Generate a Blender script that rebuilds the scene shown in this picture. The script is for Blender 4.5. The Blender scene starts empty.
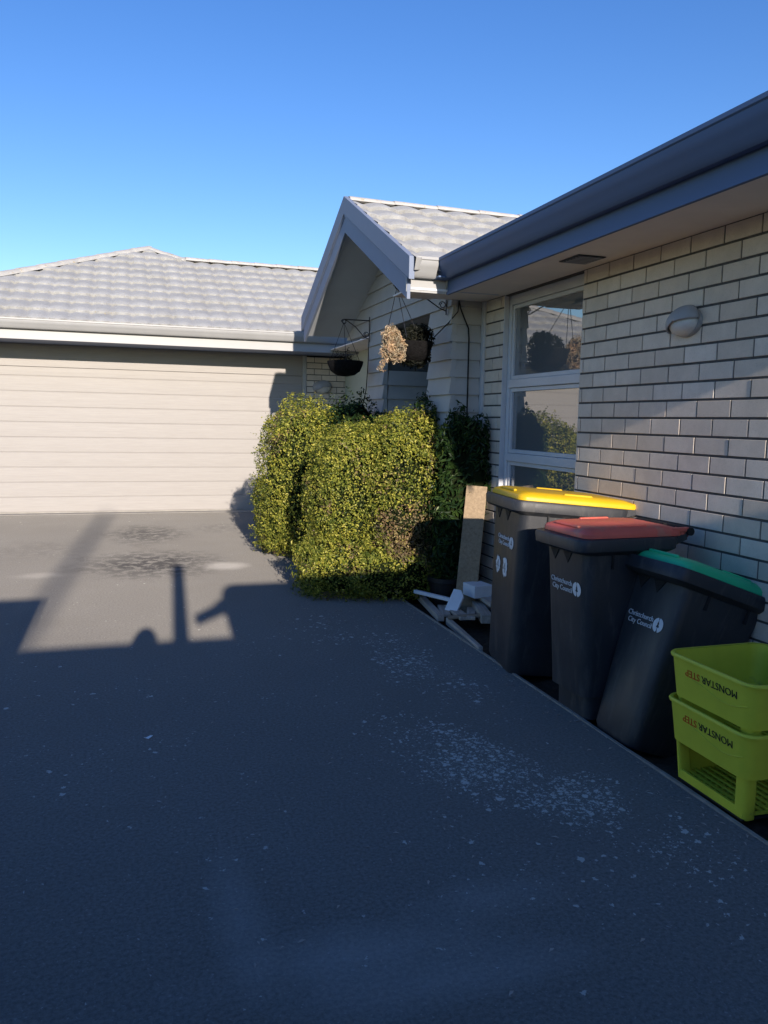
import bpy, bmesh, math, random
from mathutils import Vector, Matrix, noise
PI = math.pi
rnd = random.Random(7)
scene = bpy.context.scene
col = scene.collection

# ------------------------------------------------------------------ materials
class NT:
    def __init__(s, name):
        m = bpy.data.materials.new(name); m.use_nodes = True
        s.m = m; s.t = m.node_tree; s.n = s.t.nodes; s.b = s.n['Principled BSDF']
    def node(s, typ, **kw):
        x = s.n.new(typ)
        for k, v in kw.items():
            if k.startswith('i_'):
                x.inputs[k[2:].replace('_', ' ')].default_value = v
            else: setattr(x, k, v)
        return x
    def link(s, a, b): s.t.links.new(a, b)
    def coord(s, kind='Object'): return s.node('ShaderNodeTexCoord').outputs[kind]
    def noise(s, scale, detail=3, rough=.55, vec=None, dist=0):
        x = s.node('ShaderNodeTexNoise'); x.inputs['Scale'].default_value = scale
        x.inputs['Detail'].default_value = detail; x.inputs['Roughness'].default_value = rough
        x.inputs['Distortion'].default_value = dist
        s.link(vec if vec is not None else s.coord(), x.inputs['Vector']); return x.outputs['Fac']
    def ramp(s, fac, stops, interp='LINEAR'):
        r = s.node('ShaderNodeValToRGB'); r.color_ramp.interpolation = interp
        els = r.color_ramp.elements
        while len(els) < len(stops): els.new(.5)
        for e, (p, c) in zip(els, stops):
            e.position = p; e.color = (*c, 1) if len(c) == 3 else c
        s.link(fac, r.inputs['Fac']); return r.outputs['Color']
    def fr(s, fac, a, b, lo=0., hi=1.):
        r = s.node('ShaderNodeMapRange'); r.inputs[1].default_value = a; r.inputs[2].default_value = b
        r.inputs[3].default_value = lo; r.inputs[4].default_value = hi; r.clamp = True
        s.link(fac, r.inputs[0]); return r.outputs[0]
    def math(s, op, a, b=None):
        x = s.node('ShaderNodeMath', operation=op)
        for i, v in enumerate((a, b)):
            if v is None: continue
            if isinstance(v, (int, float)): x.inputs[i].default_value = v
            else: s.link(v, x.inputs[i])
        return x.outputs[0]
    def mix(s, fac, a, b, blend='MIX'):
        x = s.node('ShaderNodeMix', data_type='RGBA', blend_type=blend)
        for i, v in ((0, fac), (6, a), (7, b)):
            if isinstance(v, (int, float)): x.inputs[i].default_value = v
            elif isinstance(v, tuple): x.inputs[i].default_value = (*v, 1) if len(v) == 3 else v
            else: s.link(v, x.inputs[i])
        return x.outputs[2]
    def bump(s, h, strength=.3, dist=.01):
        x = s.node('ShaderNodeBump'); x.inputs['Strength'].default_value = strength
        x.inputs['Distance'].default_value = dist
        s.link(h, x.inputs['Height']); s.link(x.outputs['Normal'], s.b.inputs['Normal'])
    def base(s, c):
        if isinstance(c, tuple): s.b.inputs['Base Color'].default_value = (*c, 1)
        else: s.link(c, s.b.inputs['Base Color'])
    def set(s, **kw):
        for k, v in kw.items():
            i = s.b.inputs[k.replace('_', ' ')]
            if isinstance(v, (int, float)): i.default_value = v
            else: s.link(v, i)
        return s

def sc(c, k): return tuple(min(1, x*k) for x in c)

def simple(name, c, rough=.6, var=.12, scale=8, spec=.4, bump=0., bscale=60, metal=0., spots=None):
    n = NT(name)
    f = n.noise(scale, 5, .6)
    cc = n.ramp(f, [(.3, sc(c, 1-var)), (.7, sc(c, 1+var))])
    if spots:
        f2 = n.noise(spots[1], 4, .6)
        cc = n.mix(n.fr(f2, spots[2], spots[2]+.08), cc, spots[0])
    n.base(cc)
    n.set(Roughness=n.fr(f, .2, .8, rough*.9, min(1, rough*1.12)), Specular_IOR_Level=spec, Metallic=metal)
    if bump: n.bump(n.noise(bscale, 4, .6), bump, .01)
    return n.m

def mat_brick():
    n = NT('cream_brick')
    g = n.node('ShaderNodeNewGeometry')
    c = n.ramp(g.outputs['Random Per Island'], [(0, (.67, .565, .465)), (.3, (.71, .61, .51)), (.7, (.745, .645, .545)), (1, (.78, .69, .595))])
    f = n.noise(9, 6, .65)
    c = n.mix(n.fr(f, .35, .75, 0, .35), c, (.40, .35, .29))
    f2 = n.noise(160, 3, .7)
    c = n.mix(n.fr(f2, .55, .72, 0, .45), c, (.36, .30, .24))
    f4 = n.noise(1.6, 5, .65)
    c = n.mix(n.fr(f4, .5, .72, 0, .30), c, (.42, .36, .29))
    n.base(c); n.set(Roughness=.9, Specular_IOR_Level=.2)
    n.bump(n.noise(120, 5, .7), .35, .004)
    return n.m

def mat_asphalt():
    n = NT('driveway_asphalt')
    co = n.coord()
    sep = n.node('ShaderNodeSeparateXYZ'); n.link(co, sep.inputs[0])
    X, Y = sep.outputs[0], sep.outputs[1]
    big = n.noise(.55, 5, .6, co); mid = n.noise(3.2, 6, .7, co); fine = n.noise(75, 4, .75, co)
    c = n.ramp(big, [(.3, (.183, .172, .155)), (.7, (.228, .215, .194))])
    c = n.mix(n.fr(mid, .35, .7, 0, .5), c, (.20, .186, .162))
    c = n.mix(n.fr(fine, .40, .66, 0, .7), c, (.085, .079, .074))
    fine2 = n.noise(85, 2, .5, co)
    c = n.mix(n.fr(fine2, .64, .72, 0, .35), c, (.42, .41, .39))
    def blob(cx, cy, rx, ry, soft=.6, dist=.5, nscale=4):
        dx = n.math('DIVIDE', n.math('SUBTRACT', X, cx), rx)
        dy = n.math('DIVIDE', n.math('SUBTRACT', Y, cy), ry)
        d = n.math('SQRT', n.math('ADD', n.math('MULTIPLY', dx, dx), n.math('MULTIPLY', dy, dy)))
        d = n.math('ADD', d, n.math('MULTIPLY', n.math('SUBTRACT', n.noise(nscale, 5, .65, co), .5), dist*2))
        return n.fr(d, 1-soft, 1.0, 1, 0)
    wr = n.noise(.9, 6, .7, co, .8)
    c = n.mix(n.fr(wr, .52, .66, 0, .35), c, (.15, .138, .12))
    # oil stains
    st = n.noise(9, 5, .7, co)
    for cx, cy, rx, ry, k in ((.20, 7.95, .80, .95, 1.0), (.18, 10.0, .6, 1.0, .8), (1.1, 10.4, .5, .6, .35), (-.9, 9.0, .7, .9, .25)):
        m = n.math('MULTIPLY', blob(cx, cy, rx, ry, .75, .45, 3.0), n.fr(st, .44, .52))
        c = n.mix(n.math('MULTIPLY', m, k), c, (.06, .057, .055))
    c = n.mix(n.math('MULTIPLY', blob(.88, 7.7, .26, .26, .6, .3), .6), c, (.38, .36, .33))
    c = n.mix(n.math('MULTIPLY', blob(-.75, 7.55, .3, .18, .7, .5), .35), c, (.36, .34, .31))
    # faint dusty smears in the foreground
    for cx, cy, rx, ry, k in ((.55, 1.9, .50, .16, .30), (.75, 1.75, .5, .12, .28), (.28, 2.15, .10, .42, .22), (-.5, 1.75, .35, .25, .22), (1.0, 2.05, .3, .12, .20)):
        c = n.mix(n.math('MULTIPLY', blob(cx, cy, rx, ry, .95, .5, 3), k), c, (.46, .45, .43))
    # lichen flecks: scattered irregular spots, thick in patches
    nz = n.node('ShaderNodeTexNoise'); nz.inputs['Scale'].default_value = 70; nz.inputs['Detail'].default_value = 3; n.link(co, nz.inputs['Vector'])
    off = n.node('ShaderNodeVectorMath', operation='SCALE'); n.link(nz.outputs['Color'], off.inputs[0]); off.inputs['Scale'].default_value = .035
    dv_ = n.node('ShaderNodeVectorMath', operation='ADD'); n.link(co, dv_.inputs[0]); n.link(off.outputs[0], dv_.inputs[1])
    def flecks(scale, prob, rad):
        v = n.node('ShaderNodeTexVoronoi'); v.inputs['Scale'].default_value = scale; n.link(dv_.outputs[0], v.inputs['Vector'])
        sp = n.node('ShaderNodeSeparateColor'); n.link(v.outputs['Color'], sp.inputs[0])
        on = n.math('LESS_THAN', sp.outputs[0], prob)
        r = n.math('MULTIPLY', n.math('ADD', n.math('MULTIPLY', n.math('MULTIPLY', sp.outputs[1], sp.outputs[1]), .8), .25), rad)
        return n.math('MULTIPLY', on, n.fr(n.math('SUBTRACT', r, v.outputs['Distance']), 0, .06))
    patch = None
    for cx, cy, rx, ry, k in ((1.38, 2.95, .26, .50, 1.3), (1.60, 2.52, .26, .30, 1.3), (1.22, 3.2, .25, .6, .28), (1.55, 4.45, .26, .75, .62), (1.72, 3.95, .16, .5, .35), (1.3, 5.2, .35, .6, .25), (1.75, 2.1, .25, .4, .22)):
        m = n.math('MULTIPLY', blob(cx, cy, rx, ry, .95, .75, 4), k)
        patch = m if patch is None else n.math('MAXIMUM', patch, m)
    reg = n.math('MULTIPLY', n.fr(n.noise(1.1, 3, .6, co), .48, .70), .07)
    sparse = n.math('MULTIPLY', n.math('ADD', n.math('MAXIMUM', patch, reg), .003), n.fr(Y, 3.6, 6.2, 1, .12))
    c = n.mix(n.math('MULTIPLY', flecks(46, sparse, .62), .85), c, (.50, .50, .45))
    c = n.mix(n.math('MULTIPLY', flecks(95, n.math('MULTIPLY', sparse, 1.2), .60), .8), c, (.46, .46, .42))
    c = n.mix(n.math('MULTIPLY', flecks(30, n.math('MULTIPLY', patch, .5), .5), .8), c, (.54, .54, .49))
    n.base(c)
    n.set(Roughness=.93, Specular_IOR_Level=.25)
    try: n.b.inputs['Diffuse Roughness'].default_value = 1.0
    except Exception: pass
    h = n.math('ADD', n.math('MULTIPLY', fine, .6), n.math('MULTIPLY', n.noise(230, 2, .6, co), .4))
    n.bump(h, .65, .006)
    return n.m

def mat_leaf(name, cols, rough=.45, trans=.25):
    n = NT(name)
    g = n.node('ShaderNodeNewGeometry')
    at = n.node('ShaderNodeVertexColor'); at.layer_name = 'kind'
    sp = n.node('ShaderNodeSeparateColor'); n.link(at.outputs['Color'], sp.inputs[0])
    k = len(cols[0])
    A = n.ramp(g.outputs['Random Per Island'], [(i/(k-1), c) for i, c in enumerate(cols[0])])
    k2 = len(cols[1])
    B = n.ramp(g.outputs['Random Per Island'], [(i/(k2-1), c) for i, c in enumerate(cols[1])])
    c = n.mix(sp.outputs[0], A, B)
    cl = n.noise(7.5, 3, .6)     # whole shoots are fresher or older than their neighbours
    c = n.mix(n.fr(cl, .36, .64), n.mix(1.0, c, (.62, .70, .72), 'MULTIPLY'), n.mix(1.0, c, (1.18, 1.12, 1.0), 'MULTIPLY'))
    n.base(c); n.set(Roughness=rough, Specular_IOR_Level=.2)
    tr = n.node('ShaderNodeBsdfTranslucent'); n.link(c, tr.inputs['Color'])
    mx = n.node('ShaderNodeMixShader'); mx.inputs[0].default_value = trans
    n.link(n.b.outputs[0], mx.inputs[1]); n.link(tr.outputs[0], mx.inputs[2])
    n.link(mx.outputs[0], n.n['Material Output'].inputs['Surface'])
    return n.m

def mat_tiles():
    n = NT('weathered_roof_tile')
    f = n.noise(2.5, 5, .65); f2 = n.noise(38, 4, .7); f3 = n.noise(7, 4, .7)
    c = n.ramp(f, [(.3, (.375, .375, .372)), (.7, (.44, .44, .432))])
    snap = n.node('ShaderNodeVectorMath', operation='SNAP'); n.link(n.coord(), snap.inputs[0]); snap.inputs[1].default_value = (.27, .345, 50)
    wn = n.node('ShaderNodeTexWhiteNoise'); n.link(snap.outputs[0], wn.inputs['Vector'])
    c = n.mix(n.fr(wn.outputs['Value'], .3, 1, 0, .45), c, (.33, .325, .31))
    c = n.mix(n.fr(f2, .5, .68, 0, .6), c, (.27, .262, .24))
    c = n.mix(n.math('MULTIPLY', n.fr(f3, .62, .72), n.fr(f2, .52, .62)), c, (.42, .33, .20))
    n.base(c); n.set(Roughness=.85, Specular_IOR_Level=.25)
    n.bump(f2, .3, .006)
    return n.m

def mat_wood(name, c, scale=(2, 30, 30), var=.3):
    n = NT(name)
    mp = n.node('ShaderNodeMapping'); n.link(n.coord(), mp.inputs[0]); mp.inputs['Scale'].default_value = scale
    f = n.noise(1.5, 5, .65, mp.outputs[0], .6); f2 = n.noise(5, 4)
    cc = n.ramp(f, [(.3, sc(c, 1-var)), (.7, sc(c, 1+var*.6))])
    cc = n.mix(n.fr(f2, .5, .75, 0, .35), cc, sc(c, .5))
    n.base(cc); n.set(Roughness=.8, Specular_IOR_Level=.2); n.bump(f, .3, .004)
    return n.m

def mat_door():
    n = NT('cream_door_steel')
    mp = n.node('ShaderNodeMapping'); n.link(n.coord(), mp.inputs[0]); mp.inputs['Scale'].default_value = (1.2, 1, 30)
    f = n.noise(2.2, 6, .7, mp.outputs[0], .4)
    c = n.ramp(f, [(.3, (.325, .304, .288)), (.7, (.38, .357, .338))])
    f2 = n.noise(1.3, 4, .6)
    c = n.mix(n.fr(f2, .4, .75, 0, .3), c, (.33, .305, .285))
    n.base(c); n.set(Roughness=.55, Specular_IOR_Level=.3); n.bump(f, .35, .004)
    return n.m

def mat_bin():
    n = NT('charcoal_bin_plastic')
    f = n.noise(5, 5, .65); mp = n.node('ShaderNodeMapping'); n.link(n.coord(), mp.inputs[0]); mp.inputs['Scale'].default_value = (6, 6, 1.2)
    f2 = n.noise(4, 5, .7, mp.outputs[0])
    c = n.ramp(f, [(.3, (.024, .027, .034)), (.7, (.037, .039, .046))])
    c = n.mix(n.fr(f2, .52, .78, 0, .42), c, (.15, .142, .128))
    n.base(c); n.set(Roughness=n.fr(f2, .3, .8, .38, .62), Specular_IOR_Level=.45)
    n.bump(n.noise(220, 2, .5), .12, .003)
    return n.m

def mat_glass():
    n = NT('window_glass')
    n.base((.13, .14, .15)); n.set(Roughness=.015, Specular_IOR_Level=1.0, IOR=2.1)
    f = n.noise(1.5, 2)
    n.bump(f, .04, .02)
    return n.m

M = {}
M['brick'] = mat_brick()
M['mortar'] = simple('grey_mortar', (.10, .095, .09), .95, .2, 25, .1)
M['asphalt'] = mat_asphalt()
M['tile'] = mat_tiles()
M['ridge'] = simple('ridge_tile', (.46, .445, .42), .8, .12, 9, .2, .2, 40, spots=((.40, .33, .22), 16, .62))
M['gutter'] = simple('shaded_gutter_steel', (.09, .145, .27), .6, .05, 3, .3)  # same paint as the pale gutter, darkened and blued to stand for shade
M['gutter2'] = simple('pale_gutter_steel', (.37, .37, .37), .45, .06, 3, .4)
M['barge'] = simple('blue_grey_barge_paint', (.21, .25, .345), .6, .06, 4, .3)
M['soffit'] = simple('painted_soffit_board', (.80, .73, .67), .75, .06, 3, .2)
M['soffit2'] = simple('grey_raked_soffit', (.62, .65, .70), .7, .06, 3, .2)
M['weather'] = simple('painted_weatherboard', (.42, .42, .415), .6, .07, 5, .3, .1, 50)
M['render'] = simple('pale_green_plaster', (.47, .50, .42), .85, .07, 3, .2, .1, 40)
M['door'] = mat_door()
M['alu'] = simple('window_aluminium', (.56, .57, .60), .4, .05, 4, .45)
M['glass'] = mat_glass()
M['dark'] = simple('dark_void', (.02, .02, .022), .8, .2, 4, .2)
M['conc'] = simple('concrete_edging', (.27, .255, .23), .9, .22, 14, .2, .4, 70)
M['thresh'] = simple('threshold_concrete', (.33, .31, .28), .9, .12, 10, .2, .3, 70)
M['soil'] = simple('garden_soil', (.060, .048, .038), .95, .35, 30, .1, 1.0, 60)
M['grass'] = simple('lawn_ground', (.06, .085, .03), .95, .3, 5, .1, .8, 50)
M['bin'] = mat_bin()
M['yellow'] = simple('yellow_lid_plastic', (.72, .44, .012), .42, .07, 6, .4, .06, 120)
M['red'] = simple('red_lid_plastic', (.72, .14, .10), .45, .1, 6, .4, .06, 120, spots=((.60, .20, .14), 5, .55))
M['green'] = simple('green_lid_plastic', (.03, .56, .26), .42, .08, 6, .4, .06, 120)
M['crate'] = simple('lime_crate_plastic', (.56, .58, .05), .48, .08, 6, .35, .05, 90, spots=((.42, .44, .06), 13, .66))
M['white'] = simple('white_print', (.72, .73, .75), .6, .08, 40, .3)
M['black'] = simple('black_print', (.02, .025, .02), .6, .1, 40, .2)
M['redprint'] = simple('red_print', (.55, .10, .02), .6, .1, 40, .2)
M['rubber'] = simple('black_rubber', (.018, .018, .02), .7, .2, 20, .3)
M['iron'] = simple('black_wrought_iron', (.018, .02, .026), .5, .2, 20, .4)
M['lampgrey'] = simple('grey_lamp_casing', (.34, .34, .35), .5, .1, 12, .4)
M['lens'] = simple('ribbed_lamp_lens', (.62, .60, .58), .35, .08, 20, .5)
M['timber'] = mat_wood('grey_timber', (.27, .21, .155))
M['timber2'] = mat_wood('brown_plank', (.36, .265, .17), (30, 30, 2))
M['greywood'] = mat_wood('weathered_offcut', (.42, .37, .32))
M['whitewood'] = simple('white_painted_offcut', (.70, .71, .74), .6, .06, 12, .3)
M['pot'] = simple('dark_plastic_pot', (.012, .012, .014), .5, .2, 9, .4)
M['basket'] = simple('shade_darkened_coir', (.010, .0095, .010), .95, .4, 30, .1, 1.0, 80)  # coir blackened in colour, standing in for the shade on it
M['bark'] = simple('brown_stem', (.10, .07, .045), .9, .3, 20, .1, .6, 60)
M['van'] = simple('white_van_paint', (.55, .56, .58), .3, .03, 2, .5)
M['skin'] = simple('skin', (.45, .28, .20), .6, .05, 8, .3)
M['cloth'] = simple('navy_cloth', (.05, .06, .10), .9, .2, 20, .1)
M['hair'] = simple('dark_hair', (.03, .02, .015), .7, .3, 30, .3)
M['leafA'] = mat_leaf('hedge_leaf', ([(.06, .085, .016), (.11, .14, .022), (.19, .21, .032), (.28, .285, .042), (.39, .375, .065), (.55, .51, .12)],
                                     [(.10, .065, .04), (.19, .125, .075), (.28, .20, .115), (.24, .21, .06), (.36, .28, .15)]), .42, .22)
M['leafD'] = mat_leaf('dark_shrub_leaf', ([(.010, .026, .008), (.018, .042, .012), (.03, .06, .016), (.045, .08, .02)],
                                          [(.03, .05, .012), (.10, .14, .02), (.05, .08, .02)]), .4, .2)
M['leafX'] = mat_leaf('shade_darkened_dead_foliage', ([(.006, .008, .006), (.012, .014, .010), (.02, .02, .014)], [(.02, .02, .012), (.03, .025, .018)]), .6, .1)  # near-black colour stands in for shade on the basket foliage
M['dry'] = mat_leaf('dried_flower', ([(.50, .36, .24), (.64, .49, .34), (.74, .60, .44), (.55, .35, .27)],
                                     [(.40, .25, .15), (.55, .40, .25)]), .8, .2)
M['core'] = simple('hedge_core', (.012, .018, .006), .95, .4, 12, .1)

# ------------------------------------------------------------------ mesh helper
MW = {}
class MB:
    def __init__(s): s.v = []; s.f = []; s.c = None; s.M = None
    def add(s, vs, fs, M_=None):
        o = len(s.v); T = M_ or s.M
        for p in vs:
            p = Vector(p); s.v.append(T @ p if T else p)
        s.f += [tuple(i+o for i in f) for f in fs]
        return s
    def box(s, x0, x1, y0, y1, z0, z1, M_=None):
        vs = [(x, y, z) for z in (z0, z1) for y in (y0, y1) for x in (x0, x1)]
        return s.add(vs, [(0,2,3,1),(4,5,7,6),(0,1,5,4),(2,6,7,3),(0,4,6,2),(1,3,7,5)], M_)
    def hexa(s, vs): return s.add(vs, [(0,3,2,1),(4,5,6,7),(0,1,5,4),(1,2,6,5),(2,3,7,6),(3,0,4,7)])
    def prism(s, pts, d):               # polygon (3d pts) extruded by vector d
        n = len(pts); d = Vector(d); vs = [Vector(p) for p in pts] + [Vector(p)+d for p in pts]
        return s.add(vs, [tuple(range(n))[::-1], tuple(range(n, 2*n))] + [(i, (i+1) % n, n+(i+1) % n, n+i) for i in range(n)])
    def loft(s, rings, close=True, cap0=True, cap1=True):
        n = len(rings[0]); vs = [p for r in rings for p in r]; fs = []
        for k in range(len(rings)-1):
            for i in range(n if close else n-1):
                j = (i+1) % n
                fs.append((k*n+i, k*n+j, (k+1)*n+j, (k+1)*n+i))
        if cap0: fs.append(tuple(range(n))[::-1])
        if cap1: fs.append(tuple(range((len(rings)-1)*n, len(rings)*n)))
        return s.add(vs, fs)
    def tube(s, path, r, n=8, cap=True):
        path = [Vector(p) for p in path]; rings = []
        up = Vector((0, 0, 1)); prev = None
        for i, p in enumerate(path):
            d = (path[min(i+1, len(path)-1)] - path[max(i-1, 0)]).normalized()
            a = (prev - d*prev.dot(d)) if prev is not None else d.cross(up if abs(d.z) < .9 else Vector((1, 0, 0)))
            a.normalize(); prev = a; b = d.cross(a)
            rr = r[i] if isinstance(r, (list, tuple)) else r
            rings.append([p + a*rr*math.cos(2*PI*k/n) + b*rr*math.sin(2*PI*k/n) for k in range(n)])
        return s.loft(rings, True, cap, cap)
    def profile(s, pts, p0, p1, out, up=(0, 0, 1)):   # open/closed 2d profile (d,z) swept p0->p1; d along out
        out = Vector(out); up = Vector(up)
        rs = [[Vector(p)+out*d+up*z for d, z in pts] for p in (p0, p1)]
        return s.loft(rs, True)
    def disc_lathe(s, prof, n=24, c=(0, 0, 0)):
        c = Vector(c)
        return s.loft([[c+Vector((r*math.cos(2*PI*k/n), r*math.sin(2*PI*k/n), z)) for k in range(n)] for r, z in prof])
    def build(s, name, mat, parent=None, world=True, smooth=None, bevel=0, recalc=True):
        me = bpy.data.meshes.new(name)
        vs = s.v
        inv = None
        if parent is not None and world and parent.name in MW: inv = MW[parent.name].inverted()
        me.from_pydata([tuple(inv @ p) if inv else tuple(p) for p in vs], [], s.f)
        if recalc:
            bm = bmesh.new(); bm.from_mesh(me); bmesh.ops.recalc_face_normals(bm, faces=bm.faces); bm.to_mesh(me); bm.free()
        me.materials.append(M[mat] if isinstance(mat, str) else mat)
        o = bpy.data.objects.new(name, me); col.objects.link(o)
        if parent is not None:
            o.parent = parent
            if parent.name in MW: MW[o.name] = MW[parent.name]
        if smooth:
            for p in me.polygons: p.use_smooth = True
            me.set_sharp_from_angle(angle=math.radians(smooth))
        if bevel:
            b = o.modifiers.new('bevel', 'BEVEL'); b.width = bevel; b.segments = 2; b.limit_method = 'ANGLE'; b.angle_limit = math.radians(40)
        return o

def tag(o, label=None, cat=None, group=None, kind=None):
    for k, v in (('label', label), ('category', cat), ('group', group), ('kind', kind)):
        if v: o[k] = v
    return o
def thing(name, loc, label, cat, group=None, rot=(0, 0, 0)):
    o = bpy.data.objects.new(name, None); col.objects.link(o)
    o.location = loc; o.rotation_euler = rot; o.empty_display_size = .1
    from mathutils import Euler
    MW[o.name] = Matrix.Translation(loc) @ Euler(rot, 'XYZ').to_matrix().to_4x4()
    return tag(o, label, cat, group)

def text_mesh(txt, size, M_, thick=.0008, align='LEFT'):
    cu = bpy.data.curves.new('t', 'FONT'); cu.body = txt; cu.size = size; cu.extrude = thick; cu.align_x = align
    cu.resolution_u = 3
    o = bpy.data.objects.new('t', cu); col.objects.link(o)
    dg = bpy.context.evaluated_depsgraph_get(); dg.update()
    me = bpy.data.meshes.new_from_object(o.evaluated_get(dg))
    vs = [M_ @ v.co for v in me.vertices]; fs = [tuple(p.vertices) for p in me.polygons]
    bpy.data.objects.remove(o); bpy.data.curves.remove(cu); bpy.data.meshes.remove(me)
    return vs, fs

def rrect(a0, a1, b0, b1, r, z, n=4):
    pts = []
    for cx, cy, t0 in ((a1-r, b1-r, 0), (a0+r, b1-r, PI/2), (a0+r, b0+r, PI), (a1-r, b0+r, 1.5*PI)):
        for k in range(n+1):
            t = t0 + PI/2*k/n; pts.append(Vector((cx+r*math.cos(t), cy+r*math.sin(t), z)))
    return pts

# ------------------------------------------------------------------ camera
cam = bpy.data.cameras.new('camera'); co_ = bpy.data.objects.new('camera', cam); col.objects.link(co_)
RX, RY, RZ = (.952, -.016, .305), (-.304, -.114, .946), (.019, -.993, -.113)
right = Vector((RX[0], RY[0], RZ[0])).normalized(); down = Vector((RX[1], RY[1], RZ[1])).normalized()
fwd = right.cross(down).normalized(); down = fwd.cross(right)
mw = Matrix.Identity(4)
for i in range(3):
    mw[i][0] = right[i]; mw[i][1] = -down[i]; mw[i][2] = -fwd[i]
mw.translation = (0, 0, 1.42)
co_.matrix_world = mw
cam.sensor_fit = 'VERTICAL'; cam.sensor_height = 24; cam.lens = 798.18/1024*24; cam.clip_end = 2000; cam.clip_start = .05
scene.camera = co_

# ------------------------------------------------------------------ light
EL = math.radians(15.0); TX = .05
sun = bpy.data.lights.new('sun', 'SUN'); sun.energy = 5.0; sun.angle = math.radians(.5); sun.color = (1, .89, .765)
so = bpy.data.objects.new('sun', sun); col.objects.link(so)
d = Vector((TX, 1, -math.tan(EL))).normalized()
so.rotation_euler = d.to_track_quat('-Z', 'Y').to_euler()
w = bpy.data.worlds.new('World'); scene.world = w; w.use_nodes = True
nt = w.node_tree; sky = nt.nodes.new('ShaderNodeTexSky'); sky.sky_type = 'NISHITA'; sky.sun_disc = False
sky.sun_elevation = EL; sky.sun_rotation = PI + math.atan(TX); sky.air_density = 1.0; sky.dust_density = .1; sky.ozone_density = 2.5
hs = nt.nodes.new('ShaderNodeHueSaturation'); hs.inputs['Saturation'].default_value = 1.27; hs.inputs['Hue'].default_value = .517
nt.links.new(sky.outputs[0], hs.inputs['Color']); nt.links.new(hs.outputs[0], nt.nodes['Background'].inputs[0]); nt.nodes['Background'].inputs[1].default_value = .15

scene.view_settings.view_transform = 'Standard'; scene.view_settings.look = 'None'
scene.view_settings.exposure = 0.42; scene.view_settings.gamma = 1
scene.cycles.use_denoising = True; scene.cycles.max_bounces = 8; scene.cycles.diffuse_bounces = 4

# ------------------------------------------------------------------ ground
W = 2.72; EDGE = 2.11; GY = 12.31
g = MB(); g.add([(-300, -300, -.10), (300, -300, -.10), (300, 300, -.10), (-300, 300, -.10)], [(0, 1, 2, 3)])
tag(g.build('ground', 'grass'), kind='structure')
dv = MB(); dv.box(-7.5, EDGE-.045, -14, GY-.13, -.2, 0)
dv.box(-7.5, EDGE-.045, GY-.13, GY+.02, -.2, -.004) if False else None
tag(dv.build('driveway', 'asphalt'), kind='structure')
th = MB(); th.box(-2.3, 2.75, GY-.13, GY+.1, -.2, .006)
tag(th.build('threshold', 'thresh', bevel=.004), kind='structure')
dv2 = MB(); dv2.box(EDGE-.045, 3.3, 8.6, GY-.13, -.2, -.003)
tag(dv2.build('path', 'asphalt'), kind='structure')
gb = MB(); nx, ny = 24, 160
vs = []
for j in range(ny+1):
    for i in range(nx+1):
        x = EDGE + (W+.1-EDGE)*i/nx; y = -1 + 9.6*j/ny
        vs.append((x, y, -.055 + .03*noise.noise((x*6, y*6, 1)) + .012*noise.noise((x*25, y*25, 4))))
gb.add(vs, [(j*(nx+1)+i, j*(nx+1)+i+1, (j+1)*(nx+1)+i+1, (j+1)*(nx+1)+i) for j in range(ny) for i in range(nx)])
tag(gb.build('garden_bed', 'soil', smooth=60), kind='structure')
# thin edging along the driveway, slightly uneven
kb = MB(); rings = []
for j in range(60):
    y = -1 + 9.6*j/59; dx = .006*noise.noise((0, y*1.5, 3)); dz = .006*noise.noise((5, y*2.2, 3))
    rings.append([Vector((EDGE-.045+dx, y, -.15)), Vector((EDGE-.045+dx, y, .008+dz)), Vector((EDGE-.031+dx, y, .008+dz)), Vector((EDGE-.027+dx, y, -.15))])
kb.loft(rings)
tag(kb.build('kerb', 'conc', smooth=40), kind='structure')

# ------------------------------------------------------------------ the house
house = thing('brick_house', (4.2, 6.5, 0), 'cream brick house with grey tiled roof, gabled porch and attached double garage', 'house')

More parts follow.
